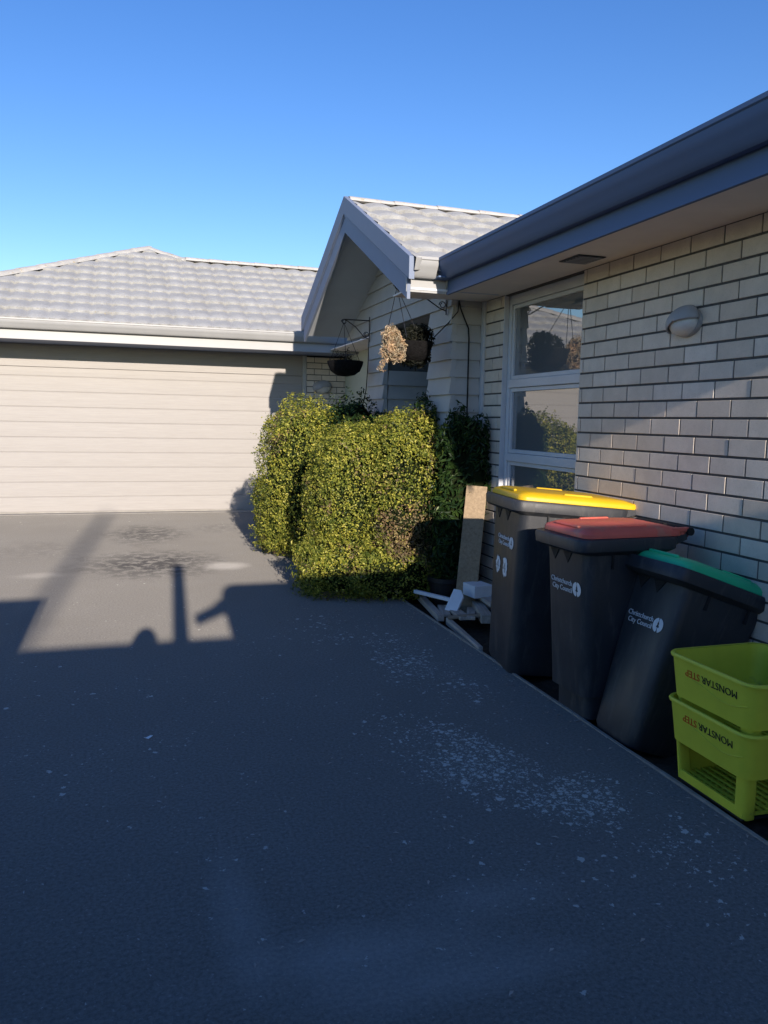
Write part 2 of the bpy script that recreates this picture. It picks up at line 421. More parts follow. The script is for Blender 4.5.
def brick_wall(P, U, N, u0, u1, z0, z1, zref, uref, holes=(), parent=house, label=None, pitch=.0915, L=.24):
    """bricks as raised blocks on a mortar sheet; P origin, U along wall, N outward normal"""
    P, U, N = Vector(P), Vector(U), Vector(N); Z = Vector((0, 0, 1))
    b = MB(); mo = MB()
    def rectsub(a, c, z):
        segs = [(a, c)]
        for h0, h1, hz0, hz1 in holes:
            if hz0 < z < hz1:
                ns = []
                for s0, s1 in segs:
                    if h1 <= s0 or h0 >= s1: ns.append((s0, s1)); continue
                    if h0 > s0: ns.append((s0, h0))
                    if h1 < s1: ns.append((h1, s1))
                segs = ns
        return segs
    k0 = math.floor((z0-zref)/pitch)-1
    k = k0
    while zref+k*pitch < z1:
        za, zb = max(z0, zref+k*pitch+.006), min(z1, zref+(k+1)*pitch-.006)
        if zb-za > .012:
            off = uref + (L/2 if k % 2 else 0)
            j = math.floor((u0-off)/L)-1
            while off+j*L < u1:
                ua, ub = max(u0, off+j*L+.0045), min(u1, off+(j+1)*L-.0045)
                if ub-ua > .015:
                    for sa, sb in rectsub(ua, ub, (za+zb)/2):
                        if sb-sa < .012: continue
                        pr = rnd.uniform(-.001, .001)
                        q = []
                        e = .0012
                        for dpt, ins in ((-.03, 0), (pr-.002, 0), (pr, e)):
                            q.append([P+U*(u)+Z*zz+N*dpt for u, zz in ((sa+ins, za+ins), (sb-ins, za+ins), (sb-ins, zb-ins), (sa+ins, zb-ins))])
                        b.loft(q, True, False, True)
                j += 1
        k += 1
    br = b.build('brick_wall', 'brick', parent)
    if label: br['label'] = label
    # mortar sheet, split round the holes
    us = sorted({u0, u1, *[h for hh in holes for h in hh[:2]]}); zs = sorted({z0, z1, *[h for hh in holes for h in hh[2:]]})
    us = [u for u in us if u0 <= u <= u1]; zs = [z for z in zs if z0 <= z <= z1]
    for i in range(len(us)-1):
        for j in range(len(zs)-1):
            um, zm = (us[i]+us[i+1])/2, (zs[j]+zs[j+1])/2
            if any(h[0] < um < h[1] and h[2] < zm < h[3] for h in holes): continue
            c = [P+U*u+Z*z-N*.005 for u, z in ((us[i], zs[j]), (us[i+1], zs[j]), (us[i+1], zs[j+1]), (us[i], zs[j+1]))]
            mo.prism(c, -N*.09)
    mo.build('mortar', 'mortar', br)
    return br

YN0 = .34
WY0, WY1, WZ0, WZ1 = 4.484, 5.58, .70, 2.368
SOF = 2.376
brick_wall((W, 0, 0), (0, 1, 0), (-1, 0, 0), YN0, 5.91, -.12, SOF, 2.286, 3.129+.12, [(WY0, WY1, WZ0, WZ1)], label='cream brick side wall behind the bins')
# front end wall of the house (out of frame, turned to the street)
brick_wall((W+.0, .34, 0), (1, 0, 0), (0, -1, 0), .005, 6.5, -.12, SOF, 2.286, 0)
# garage side bit
brick_wall((2.66, GY, 0), (1, 0, 0), (0, -1, 0), 0, .62, -.1, 2.38, .006, .0)
brick_wall((-4.6, GY, 0), (1, 0, 0), (0, -1, 0), 0, 2.45, -.1, 2.38, .006, .0)
s = MB(); s.box(3.28, 3.4, 7.72, GY+.1, -.1, 2.6); o = s.build('side_wall', 'render', house); o['label'] = 'pale green plaster wall between porch and garage'
# vertical corner trim next to the brick pier
s = MB(); s.box(W-.014, W+.05, 5.915, 5.972, -.1, SOF); s.build('corner_trim', 'alu', house, bevel=.003)

# window
wf = MB(); FX = W+.035
def fr_box(y0, y1, z0, z1, x0=FX, x1=FX+.06): wf.box(x0, x1, y0, y1, z0, z1)
fr_box(WY0, WY0+.045, WZ0, WZ1); fr_box(WY1-.045, WY1, WZ0, WZ1)
fr_box(WY0+.045, WY1-.045, WZ1-.07, WZ1, FX, FX+.06); fr_box(WY0+.045, WY1-.045, WZ0, WZ0+.05)
T1, T2 = 1.715, 1.165
for zc in (T1, T2): fr_box(WY0+.045, WY1-.045, zc-.03, zc+.03, FX-.004, FX+.056)
win = wf.build('window', 'alu', house, bevel=.004); win['label'] = 'tall three pane window with pale aluminium frame'
for za, zb in ((T1+.03, WZ1-.07), (T2+.03, T1-.03), (WZ0+.05, T2-.03)):
    sa = MB(); t = .028; y0, y1 = WY0+.047, WY1-.047; za += .002; zb -= .002
    sa.box(FX+.012, FX+.05, y0, y0+t, za, zb); sa.box(FX+.012, FX+.05, y1-t, y1, za, zb)
    sa.box(FX+.012, FX+.05, y0+t, y1-t, za, za+t); sa.box(FX+.012, FX+.05, y0+t, y1-t, zb-t, zb)
    sa.build('sash', 'alu', win, bevel=.003)
    p = MB(); p.box(FX+.028, FX+.036, y0+t-.004, y1-t+.004, za+t-.004, zb-t+.004); p.build('pane', 'glass', win)
s = MB(); s.box(W-.02, FX+.06, WY0+.003, WY1-.003, WZ0-.03, WZ0-.002); s.build('sill', 'alu', win, bevel=.004)

s = MB(); s.box(W-.003, FX-.002, WY1-.006, WY1+.003, WZ0, SOF-.002); s.build('reveal', 'alu', win)
# eave of the right wing: fascia + gutter + soffit
FXR = 2.262; YE = 5.578; YN = .34
GP = [(0, .128), (0, .012), (.012, 0), (.045, 0), (.062, .012), (.074, .040), (.094, .066), (.106, .088), (.109, .112), (.117, .118), (.117, .136), (.104, .138), (.098, .124), (.094, .092), (.080, .075), (.060, .046), (.05, .016), (.01, .016), (.01, .128)]
s = MB(); s.profile(GP, (FXR-.012, YN-.15, 2.447), (FXR-.012, YE-.006, 2.447), (-1, 0, 0)); s.build('gutter', 'gutter', house, smooth=35)['label'] = 'long gutter along the right eave, shade painted into its colour'
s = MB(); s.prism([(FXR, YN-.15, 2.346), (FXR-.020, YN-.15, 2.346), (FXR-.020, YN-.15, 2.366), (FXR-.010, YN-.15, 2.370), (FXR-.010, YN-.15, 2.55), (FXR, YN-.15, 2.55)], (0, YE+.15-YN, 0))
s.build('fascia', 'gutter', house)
s = MB(); s.box(FXR+.002, W+.1, YN, 5.975, SOF, SOF+.012); s.build('soffit', 'soffit', house)
s = MB(); s.box(FXR+.06, FXR+.09, YN, 5.975, SOF-.004, SOF-.0005)
s.build('soffit_batten', 'soffit', house) if False else None
v = MB(); v.box(2.44, 2.62, 4.09, 4.31, SOF-.007, SOF-.001)
vt = v.build('soffit_vent', 'iron', house, bevel=.003); vt['label'] = 'small dark square vent in the eave soffit'
v = MB()
for k in range(6): v.box(2.455, 2.605, 4.105+k*.034, 4.12+k*.034, SOF-.012, SOF-.0075)
v.build('grille', 'lampgrey', vt)

# tile patches
def tiles(mb, O, U, V, N, ulen, vlen, course, wave=.27, amp=.030, lip=.030, uoff=0):
    """wavy tile courses; O lower corner, U along the eave, V up the slope, N normal"""
    O, U, V, N = map(Vector, (O, U, V, N))
    du = wave/8; nu = int(ulen/du)+1
    def wv(u): 
        t = ((u+uoff)/wave) % 1
        return amp*(abs(math.cos(PI*t))**.8)
    nv = int(math.ceil(vlen/course))
    for k in range(nv):
        v0 = k*course; v1 = min(vlen, v0+course)
        jig = rnd.uniform(-.004, .004)
        rings = []
        for vv, hh in ((v0, -.03), (v0, lip-.003), (v0+.006, lip), (v0+course*.5, lip*.5), (v1, .0)):
            ring = []
            for i in range(nu+1):
                u = min(ulen, i*du); 
                sh = .042*math.cos(2*PI*(u+uoff)/wave) if vv <= v0+.02 else 0
                ring.append(O+U*u+V*(vv - sh*.9)+N*(hh + (wv(u) if hh > -.02 else 0) + .003*noise.noise((u*3, vv*3, 9)) + jig))
            rings.append(ring)
        mb.loft(rings, False, False, False)
def clip(o, planes):
    me = o.data; bm = bmesh.new(); bm.from_mesh(me)
    inv = MW[o.name].inverted() if o.name in MW else Matrix.Identity(4)
    for co, no in planes:   # keeps the side opposite to no
        lc = inv @ Vector(co); ln = (inv.to_3x3() @ Vector(no))
        bmesh.ops.bisect_plane(bm, geom=bm.verts[:]+bm.edges[:]+bm.faces[:], plane_co=lc, plane_no=ln, clear_outer=True)
    bm.to_mesh(me); bm.free()
def ridge_cap(name, p0, p1, r=.085, parent=house, mat='ridge', seg=.42):
    p0, p1 = Vector(p0), Vector(p1); L = (p1-p0).length; n = max(1, round(L/seg)); dd = (p1-p0)/n
    m = MB()
    for k in range(n):
        a, b = p0+dd*k, p0+dd*(k+1.06)
        dv = dd.normalized(); sd = dv.cross(Vector((0, 0, 1))).normalized(); up = sd.cross(dv)
        rings = []
        for q, rr in ((a, r*1.10), (a+dd*.06, r*1.12), (b, r*.97)):
            rings.append([q+sd*rr*1.25*math.cos(t)+up*(rr*.75*math.sin(t)) for t in [PI*i/8 for i in range(9)]])
        m.loft(rings)
    return m.build(name, mat, parent, smooth=40)

# garage roof
PITCH = math.atan(.45); Vg = Vector((0, math.cos(PITCH), math.sin(PITCH))); Ng = Vector((0, -math.sin(PITCH), math.cos(PITCH)))
EY, EZ = 11.50, 2.630
XL, XR = -4.9, 4.6
def zg(y): return EZ+.45*(y-EY)
rt = MB(); L1 = (14.82-EY)/math.cos(PITCH)
tiles(rt, (XL, EY, EZ), (1, 0, 0), Vg, Ng, XR-XL, L1, .40)
gr = rt.build('roof', 'tile', house, smooth=50); gr['label'] = 'grey tiled hip roof of the garage'
clip(gr, [((.407, 15.43, 0), (-1, 1, 0))])
rt = MB(); tiles(rt, (-1.2, 14.82, zg(14.82)), (1, 0, 0), Vg, Ng, 3.0, (15.43-14.82)/math.cos(PITCH)+.01, .40)
gr2 = rt.build('roof_peak', 'tile', house, smooth=50); clip(gr2, [((.407, 15.43, 0), (-1, 1, 0)), ((.407, 15.43, 0), (1, 1, 0))])
pk = Vector((.407, 15.43, zg(15.43)+.03))
ridge_cap('ridge_cap', (XL+1.36+.15, 11.58, zg(11.58)+.04) if False else (.407-3.9, 15.43-3.9, zg(15.43-3.9)+.015), pk-Vector((0,0,.025)))
ridge_cap('ridge_cap', pk-Vector((0,0,.025)), (1.017, 14.82, zg(14.82)+.01), .07)
ridge_cap('ridge_cap', (1.017, 14.80, zg(14.82)+.01), (4.6, 14.80, zg(14.82)+.01), .085)
bk = MB()  # hidden slopes behind
bk.add([(.407, 15.43, pk.z-.03), (-3.6, 11.42, EZ-.02), (-3.6, 19.4, EZ-.02)], [(0, 1, 2)])
bk.add([(.407, 15.43, pk.z-.03), (-3.6, 19.4, EZ-.02), (4.6, 19.4, EZ-.02), (4.6, 14.82, zg(14.82)-.02), (1.017, 14.82, zg(14.82)-.02)], [(0, 1, 2, 3, 4)])
bk.build('roof_back', 'tile', house, recalc=False)
# garage gutter/fascia/soffit
s = MB(); s.profile([(d_, z_*.95) for d_, z_ in GP], (-4.6, 11.56, 2.522), (3.2, 11.56, 2.522), (0, -1, 0)); s.build('gutter', 'gutter2', house, smooth=35)['label'] = 'pale gutter above the garage door'
s = MB(); s.box(-4.6, 3.3, 11.572, 11.59, 2.395, 2.64); s.box(-4.6, 3.3, 11.562, 11.572, 2.395, 2.413); s.build('fascia', 'gutter2', house)
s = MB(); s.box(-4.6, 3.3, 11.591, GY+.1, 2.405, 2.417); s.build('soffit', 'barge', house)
s = MB(); s.box(2.85, 3.3, 8.7, 11.56, 2.43, 2.445); s.build('soffit', 'soffit', house)

# garage door
gd = MB(); y0 = GY+.05; sl = .2150
pr = [(0, -.02)]
z = .012
rings = []
prof = []
k = 0
z = .02
while z < 2.08:
    zt = min(z+sl, 2.085)
    prof += [(y0+.006, z), (y0, z+.012), (y0-.0015, (z+zt)/2), (y0, zt-.010), (y0+.006, zt)]
    z += sl
for x in (-2.12, 2.61): rings.append([Vector((x, yy, zz)) for yy, zz in prof])
m_ = MB(); m_.loft(rings, False, False, False)
door = m_.build('garage_door', 'door', house, recalc=False)
door['label'] = 'wide cream sectional garage door with horizontal grooves'
s = MB(); s.box(-2.12, 2.61, y0-.006, y0+.02, .004, .022); s.build('bottom_seal', 'thresh', door)
for xa, xb in ((2.60, 2.655), (-2.17, -2.115)):
    s = MB(); s.box(xa, xb, GY-.014, GY+.1, 0, 2.40); s.build('door_jamb', 'weather', house, bevel=.003)
s = MB(); s.box(-2.113, 2.598, GY+.035, GY+.1, 2.088, 2.404); s.build('door_lintel', 'door', house)
s = MB(); s.box(-4.6, 4.6, GY+.12, GY+.16, -.1, 2.6); s.build('garage_inner_wall', 'dark', house)

# gable porch roof
BX = 1.934; PK = Vector((BX, 7.36, 3.405)); SL = .47
th_ = math.atan(SL); EYn, EYf = 5.50, 9.22
V1_ = Vector((0, math.cos(th_), math.sin(th_))); N1_ = Vector((0, -math.sin(th_), math.cos(th_)))
V2_ = Vector((0, -math.cos(th_), math.sin(th_))); N2_ = Vector((0, math.sin(th_), math.cos(th_)))
Ls = (7.36-EYn)/math.cos(th_)
rt = MB(); z0 = PK.z-SL*(7.36-EYn)
tiles(rt, (BX+.02, EYn, z0), (1, 0, 0), V1_, N1_, 3.4, Ls, .345)
rt2 = rt.build('roof', 'tile', house, smooth=50); rt2['label'] = 'sunlit grey tiled slope of the gabled porch roof'
rt = MB(); tiles(rt, (BX+.02, EYf, PK.z-SL*(EYf-7.36)), (1, 0, 0), V2_, N2_, 3.4, Ls, .345); rt.build('roof', 'tile', house, smooth=50)
ridge_cap('ridge_cap', (BX+.03, 7.36, PK.z+.005), (5.4, 7.36, PK.z+.005), .06)
# barge boards: upper metal edge (proud) and lower board
def barge(name, dz0, dz1, x0, x1, mat, yn=EYn, yf=EYf, ext=0):
    for y_e in (yn, yf):
        a = Vector((0, y_e, PK.z-SL*abs(7.36-y_e)))
        m = MB()
        m.prism([(x0, 7.36, PK.z+dz0), (x0, 7.36, PK.z+dz1), (x0, a.y, a.z+dz1), (x0, a.y, a.z+dz0)], (x1-x0, 0, 0))
        m.build(name, mat, house, bevel=.003)
barge('barge_capping', -.105, .055, BX-.012, BX+.03, 'barge')
barge('barge_board', -.27, -.107, BX+.004, BX+.03, 'barge', EYn+.08, EYf-.08)
barge('barge_bead', -.128, -.110, BX-.004, BX+.0035, 'barge', EYn+.06, EYf-.06)
# raked soffit under the overhang
m = MB()
for y_e in (EYn+.08, EYf-.08):
    za = PK.z-SL*abs(7.36-y_e)
    m.prism([(BX+.031, 7.36, PK.z-.20), (BX+.031, y_e, za-.20), (BX+.031, y_e, za-.185), (BX+.031, 7.36, PK.z-.185)], (.70, 0, 0))
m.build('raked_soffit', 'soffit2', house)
# near eave of the porch: short gutter + fascia end, facing the camera
s = MB(); s.profile(GP, (BX+.035, 5.585, 2.447), (FXR-.125, 5.585, 2.447), (0, -1, 0)); s.build('gutter', 'gutter2', house, smooth=35)['label'] = 'short sunlit gutter end at the porch corner'
s = MB(); s.box(BX+.0, FXR-.021, 5.585, 5.60, 2.352, 2.56); s.build('fascia', 'gutter2', house)
s = MB(); s.box(BX+.031, FXR+.02, 5.601, 5.99, SOF-.006, SOF+.006); s.build('soffit', 'soffit', house)
# inner mitre of the gutter corner
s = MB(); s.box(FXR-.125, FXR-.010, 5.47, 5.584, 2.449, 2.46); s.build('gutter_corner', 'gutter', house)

# weatherboards
PXW = 2.465
wb = MB(); BH = .138
def board_x(y0, y1, z, zt):      # facing -X
    if y1-y0 < .02 or zt-z < .01: return
    wb.hexa([(PXW-.026, y0, z), (PXW+.03, y0, z), (PXW+.03, y1, z), (PXW-.026, y1, z), (PXW-.004, y0, zt), (PXW+.03, y0, zt), (PXW+.03, y1, zt), (PXW-.004, y1, zt)])
def board_y(mb, x0, x1, yf, z, zt, yend=None):
    mb.hexa([(x0, yf-.026, z), (x1, yf-.026, z), (x1, yf+.03, z), (x0, yf+.03, z), (x0+.016, yf-.004, zt), (x1, yf-.004, zt), (x1, yf+.03, zt), (x0+.016, yf+.03, zt)])
OY0, OY1, OZ = 6.47, 7.72, 2.33; CY1 = 8.27
z = OZ-17*BH
while z < 3.25:
    zt = z+BH+.006
    lim0, lim1 = 5.962, 9.10
    for zz in (z,):
        top = PK.z-.20
        lim0 = max(lim0, 7.36-(top-zz)/SL); lim1 = min(lim1, 7.36+(top-zz)/SL)
    if z < OZ-.01:
        board_x(max(5.962, lim0), OY0, z, zt); board_x(OY1, CY1, z, zt)
    elif lim1 > lim0: board_x(lim0, lim1, z, zt)
    z += BH
wb.build('weatherboard_wall', 'weather', house)['label'] = 'cream weatherboard front of the porch gable'
wb = MB(); z = OZ-17*BH
while z < SOF-.01:
    zt = min(z+BH+.006, SOF); board_y(wb, PXW-.018, W-.016, 5.98, z, zt); z += BH
wb.build('weatherboard_return', 'weather', house)
wb = MB(); z = OZ-17*BH
while z < 1.90:
    board_y(wb, PXW+.032, 3.7, 7.74, z, z+BH+.006); z += BH
wb.build('porch_inner_wall', 'weather', house)
s = MB(); s.box(PXW+.032, 3.7, 7.76, 7.80, 1.9, 2.36); s.build('porch_window', 'glass', house)
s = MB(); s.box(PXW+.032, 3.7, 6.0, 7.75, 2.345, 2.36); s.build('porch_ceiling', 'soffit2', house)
s = MB(); s.box(3.7, 3.75, 5.95, 7.8, -.1, 2.4); s.build('front_door', 'dark', house)
s = MB(); s.box(PXW+.031, PXW+.12, OY0-.10, OY0-.001, -.1, OZ+.02); s.build('porch_column', 'weather', house)
s = MB(); s.box(PXW+.031, 3.3, OY1+.09, CY1, -.1, OZ+.02); s.build('porch_column', 'weather', house)
s = MB(); s.box(PXW+.032, 6.0, 5.99, 6.04, -.1, 2.36); s.build('porch_side_wall', 'dark', house)
# main roof of the right wing and remaining shell
mr = MB(); zA = 2.565; MSL = .46
x0, x1 = FXR-.06, 7.0
mr.add([(x0, YN-.2, zA), (x0, 5.56, zA), (x0+1.9, 7.36, zA+MSL*1.9), (x1, 7.36, zA+MSL*(x1-x0)), (x1, YN-.2, zA+MSL*(x1-x0))], [(0, 4, 3, 2, 1)])
mr.add([(x1, YN-.2, zA+MSL*(x1-x0)), (x1, 12, zA+MSL*(x1-x0)), (12, 12, zA), (12, YN-.2, zA)], [(0, 3, 2, 1)])
mr.build('main_roof', 'tile', house)
s = MB(); s.box(8.8, 9, .4, 19, -.1, 2.4); s.build('back_wall', 'brick', house)

# ------------------------------------------------------------------ added box hidden behind the porch gable
# (unseen, added so that its shadow darkens the right end of the garage front)
rc = thing('rooftop_shadow_blocker', (2.75, 8.8, 2.66), 'added shadow-casting cooler on the far slope of the porch roof', 'blocker')
s = MB(); s.box(2.165, 3.35, 8.60, 9.02, 2.76, 3.30); s.build('casing', 'lampgrey', rc, bevel=.01)
s = MB(); s.box(2.155, 3.365, 8.585, 9.035, 3.302, 3.335); s.build('lid', 'gutter2', rc, bevel=.01)
s = MB(); s.box(2.19, 3.3, 8.94, 9.0, 2.56, 2.758); s.build('base', 'iron', rc)

# ------------------------------------------------------------------ wall lights
def wall_light(loc, n, label, sc_=1.0):
    """oval eyelid bulkhead light; n = outward normal (x or y axis)"""
    rz = 0 if n == 'x' else PI/2
    t = thing('wall_light', loc, label, 'wall light', None, (0, 0, rz))    # local -X is outward
    a, bz = .108*sc_, .074*sc_
    m = MB(); rings = []
    for dpt, k in ((0, 1.0), (-.018, 1.0), (-.024, .96)):
        rings.append([Vector((dpt*sc_, a*k*math.cos(q), bz*k*math.sin(q))) for q in [2*PI*i/32 for i in range(32)]])
    m.loft(rings); m.build('base', 'lampgrey', t, world=False, smooth=40)
    m = MB(); rings = []
    for i in range(9):
        f = i/8*PI/2*.98
        rings.append([Vector(((-.024-.062*math.sin(f))*sc_ - .0015*(j % 2), a*.92*math.cos(f)*math.cos(q), bz*.92*math.cos(f)*math.sin(q))) for j, q in enumerate([2*PI*i_/40 for i_ in range(40)])])
    m.loft(rings); m.build('lens', 'lens', t, world=False, smooth=25)
    m = MB(); rings = []                                    # eyelid over the upper half, tilted
    for i in range(9):
        f = i/8*PI/2*.999
        rr = []
        for j in range(21):
            q = math.radians(-18) + math.radians(216)*j/20
            rr.append(Vector(((-.026-.070*math.sin(f))*sc_, a*1.0*math.cos(f)*math.cos(q), bz*1.0*math.cos(f)*math.sin(q)*(1 if math.sin(q) > 0 else .9))))
        rings.append(rr)
    m.loft(rings, False, False, False)
    e = m.build('visor', 'lampgrey', t, world=False, smooth=60)
    e.rotation_euler = (math.radians(-16), 0, 0)
    so_ = e.modifiers.new('thick', 'SOLIDIFY'); so_.thickness = .006; so_.offset = 1
    return t
wall_light((W, 3.47, 1.945), 'x', 'large oval grey eyelid light on the brick wall above the bins')
wall_light((2.90, GY, 1.92), 'y', 'small grey oval light beside the garage door under the hanging basket', 1.35)

# ------------------------------------------------------------------ foliage helpers
def leaf_mesh(name, mat, pts, parent, size=(.02, .034), kindf=None, fold=.25, aspect=.55):
    """pts: list of (position, normal)"""
    vs = []; fs = []; cs = []
    for p, nrm in pts:
        nrm = (nrm + Vector((rnd.gauss(0, .55), rnd.gauss(0, .55), rnd.gauss(0, .55)))).normalized()
        t = nrm.cross(Vector((rnd.gauss(0, 1), rnd.gauss(0, 1), rnd.gauss(0, 1)))).normalized()
        b = nrm.cross(t); L = rnd.uniform(*size); wd = L*aspect
        o = len(vs)
        vs += [p-t*L*.5, p+b*wd*.5+nrm*L*fold*.3-t*L*.05, p+t*L*.5-nrm*L*.1, p-b*wd*.5+nrm*L*fold*.3-t*L*.05]
        fs += [(o, o+1, o+2), (o, o+2, o+3)]
        k = kindf(p) if kindf else 0
        cs += [k]*4
    me = bpy.data.meshes.new(name)
    inv = MW[parent.name].inverted()
    me.from_pydata([tuple(inv @ v) for v in vs], [], fs)
    ca = me.color_attributes.new('kind', 'FLOAT_COLOR', 'POINT')
    ca.data.foreach_set('color', [x for k in cs for x in (k, k, k, 1.0)])
    me.materials.append(M[mat])
    o = bpy.data.objects.new(name, me); col.objects.link(o); o.parent = parent; MW[o.name] = MW[parent.name]
    return o

class Blob:
    """superellipsoid mass with a noisy skin"""
    def __init__(s, c, r, e=2.6, seed=0, amp=.14, zmin=.02, freq=2.6):
        s.c = Vector(c); s.r = Vector(r); s.e = e; s.seed = seed; s.amp = amp; s.zmin = zmin; s.freq = freq
    def rad(s, d):
        k = (abs(d.x/s.r.x)**s.e + abs(d.y/s.r.y)**s.e + abs(d.z/s.r.z)**s.e)**(-1/s.e)
        p = s.c + d*k
        f = s.freq
        nz = noise.noise((p.x*f+s.seed, p.y*f, p.z*f)) + .5*noise.noise((p.x*f*2.3, p.y*f*2.3+s.seed, p.z*f*2.3)) + .3*noise.noise((p.x*f*5.1+s.seed*2, p.y*f*5.1, p.z*f*5.1))
        return k*(1+s.amp*nz)
    def nrm(s, d, k):
        p = d*k
        return Vector([math.copysign(abs(p[i]/s.r[i])**(s.e-1)/s.r[i], p[i]) for i in range(3)]).normalized()
    def inside(s, p, f=1.):
        d = p-s.c; L = d.length
        return L > 0 and L < s.rad(d/L)*f
    def sample(s, n, depth=.10):
        out = []
        while len(out) < n:
            u = [rnd.uniform(-1, 1) for _ in range(3)]
            ax = rnd.randrange(3); u[ax] = 1 if u[ax] > 0 else -1      # sample on the box, so boxy masses fill evenly
            d = Vector((u[0]*s.r.x, u[1]*s.r.y, u[2]*s.r.z)).normalized()
            k = s.rad(d)*(1 - abs(rnd.gauss(0, depth)))
            p = s.c+d*k
            if p.z < s.zmin: continue
            out.append((p, s.nrm(d, k)))
        return out
    def core(s, mb, f=.84, n=20):
        rings = []
        for i in range(1, n):
            ph = PI*i/n; rg = []
            for j in range(n*2):
                q = PI*j/n; d = Vector((math.sin(ph)*math.cos(q), math.sin(ph)*math.sin(q), math.cos(ph)))
                p = s.c+d*s.rad(d)*f; p.z = max(p.z, s.zmin); rg.append(p)
            rings.append(rg)
        mb.loft(rings)

def bush(name, label, blobs, counts, mat, size, kindf=None, depth=.10, stems=(), corefac=.84, fold=.25, aspect=.55, group=None, shoots=0):
    b0 = blobs[0]
    t = thing(name, (b0.c.x, b0.c.y, 0), label, 'shrub', group)
    pts = []
    for b, n in zip(blobs, counts):
        for p, nn in b.sample(n, depth):
            if any(o is not b and o.inside(p, .86) for o in blobs): continue
            pts.append((p, nn))
    if shoots:
        for b in blobs:
            for p, nn in b.sample(shoots, .02):
                if any(o is not b and o.inside(p, .95) for o in blobs): continue
                d_ = (nn + Vector((rnd.gauss(0, .4), rnd.gauss(0, .4), .35+rnd.gauss(0, .3)))).normalized(); L = rnd.uniform(.03, .11)
                for k in range(int(6+L*90)):
                    f = rnd.random(); pts.append((p+d_*L*f+Vector((rnd.gauss(0, .009), rnd.gauss(0, .009), rnd.gauss(0, .009))), nn))
    leaf_mesh('foliage', mat, pts, t, size, kindf, fold, aspect)
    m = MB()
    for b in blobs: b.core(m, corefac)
    m.build('inner_core', 'core', t, smooth=60)  # solid dark core filling the space behind the leaves
    m = MB()
    for a, b_ in stems: m.tube([a, (Vector(a)+Vector(b_))/2+Vector((.02, .01, 0)), b_], [.022, .017, .01])
    if stems: m.build('stem', 'bark', t, smooth=60)
    return t

def brown(p):
    # dried foliage low on the right of the near hedge
    a = max(0, 1-((p.x-2.22)/.42)**2-((p.z-.55)/.36)**2)
    k = a*1.15+.8*noise.noise((p.x*5, p.y*5, p.z*5))+.12
    return 1.0 if k > rnd.uniform(.25, 1.0) else 0.0
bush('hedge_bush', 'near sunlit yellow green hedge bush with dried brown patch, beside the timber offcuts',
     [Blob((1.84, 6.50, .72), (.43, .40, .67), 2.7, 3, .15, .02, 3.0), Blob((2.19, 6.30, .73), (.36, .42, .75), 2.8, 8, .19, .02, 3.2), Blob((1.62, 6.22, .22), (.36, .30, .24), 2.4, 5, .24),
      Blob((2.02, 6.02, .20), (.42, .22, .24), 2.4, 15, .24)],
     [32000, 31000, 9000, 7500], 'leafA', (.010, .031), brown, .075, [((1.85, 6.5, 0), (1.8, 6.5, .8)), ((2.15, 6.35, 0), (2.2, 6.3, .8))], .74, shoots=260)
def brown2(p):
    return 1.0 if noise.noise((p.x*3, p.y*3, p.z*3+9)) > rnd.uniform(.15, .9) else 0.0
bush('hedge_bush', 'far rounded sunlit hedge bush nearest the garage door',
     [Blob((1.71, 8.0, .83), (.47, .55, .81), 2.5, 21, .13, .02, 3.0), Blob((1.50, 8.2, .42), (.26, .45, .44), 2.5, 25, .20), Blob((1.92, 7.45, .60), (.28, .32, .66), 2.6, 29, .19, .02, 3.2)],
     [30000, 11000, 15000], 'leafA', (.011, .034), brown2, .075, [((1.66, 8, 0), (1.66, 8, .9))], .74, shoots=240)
def pale_leaf(p): return 1.0 if rnd.random() < .06 else 0.0  # picks random leaves for the second, lighter green ramp
def spiky(c, r, seed, n): return Blob(c, r, 2.1, seed, .30, .02, 3.4)
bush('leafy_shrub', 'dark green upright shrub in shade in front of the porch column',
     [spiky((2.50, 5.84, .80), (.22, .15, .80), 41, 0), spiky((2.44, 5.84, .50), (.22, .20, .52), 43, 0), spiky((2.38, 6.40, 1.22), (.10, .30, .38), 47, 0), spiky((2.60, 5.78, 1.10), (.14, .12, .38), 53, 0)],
     [4200, 2600, 1500, 1100], 'leafD', (.035, .075), pale_leaf, .20, [((2.45, 5.84, 0), (2.48, 5.86, 1.1)), ((2.5, 5.82, 0), (2.52, 5.8, 1.0))], .62, .2, .34)
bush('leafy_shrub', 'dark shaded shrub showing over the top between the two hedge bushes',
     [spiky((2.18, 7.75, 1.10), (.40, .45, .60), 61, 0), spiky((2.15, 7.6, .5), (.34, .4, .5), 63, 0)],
     [3600, 1500], 'leafD', (.03, .06), pale_leaf, .16, [((2.2, 7.7, 0), (2.2, 7.7, .9))], .75, .2, .4)

# low weeds at the bottom right corner, by the crates
wd = thing('weed', (2.27, 2.02, -.05), 'dark leafy weed growing by the crates at the driveway edge', 'weed')
pts = Blob((2.24, 2.02, .0), (.13, .13, .11), 2, 71, .4, -.05, 6).sample(420, .3)
leaf_mesh('foliage', 'leafD', pts, wd, (.02, .045), None, .3, .45)

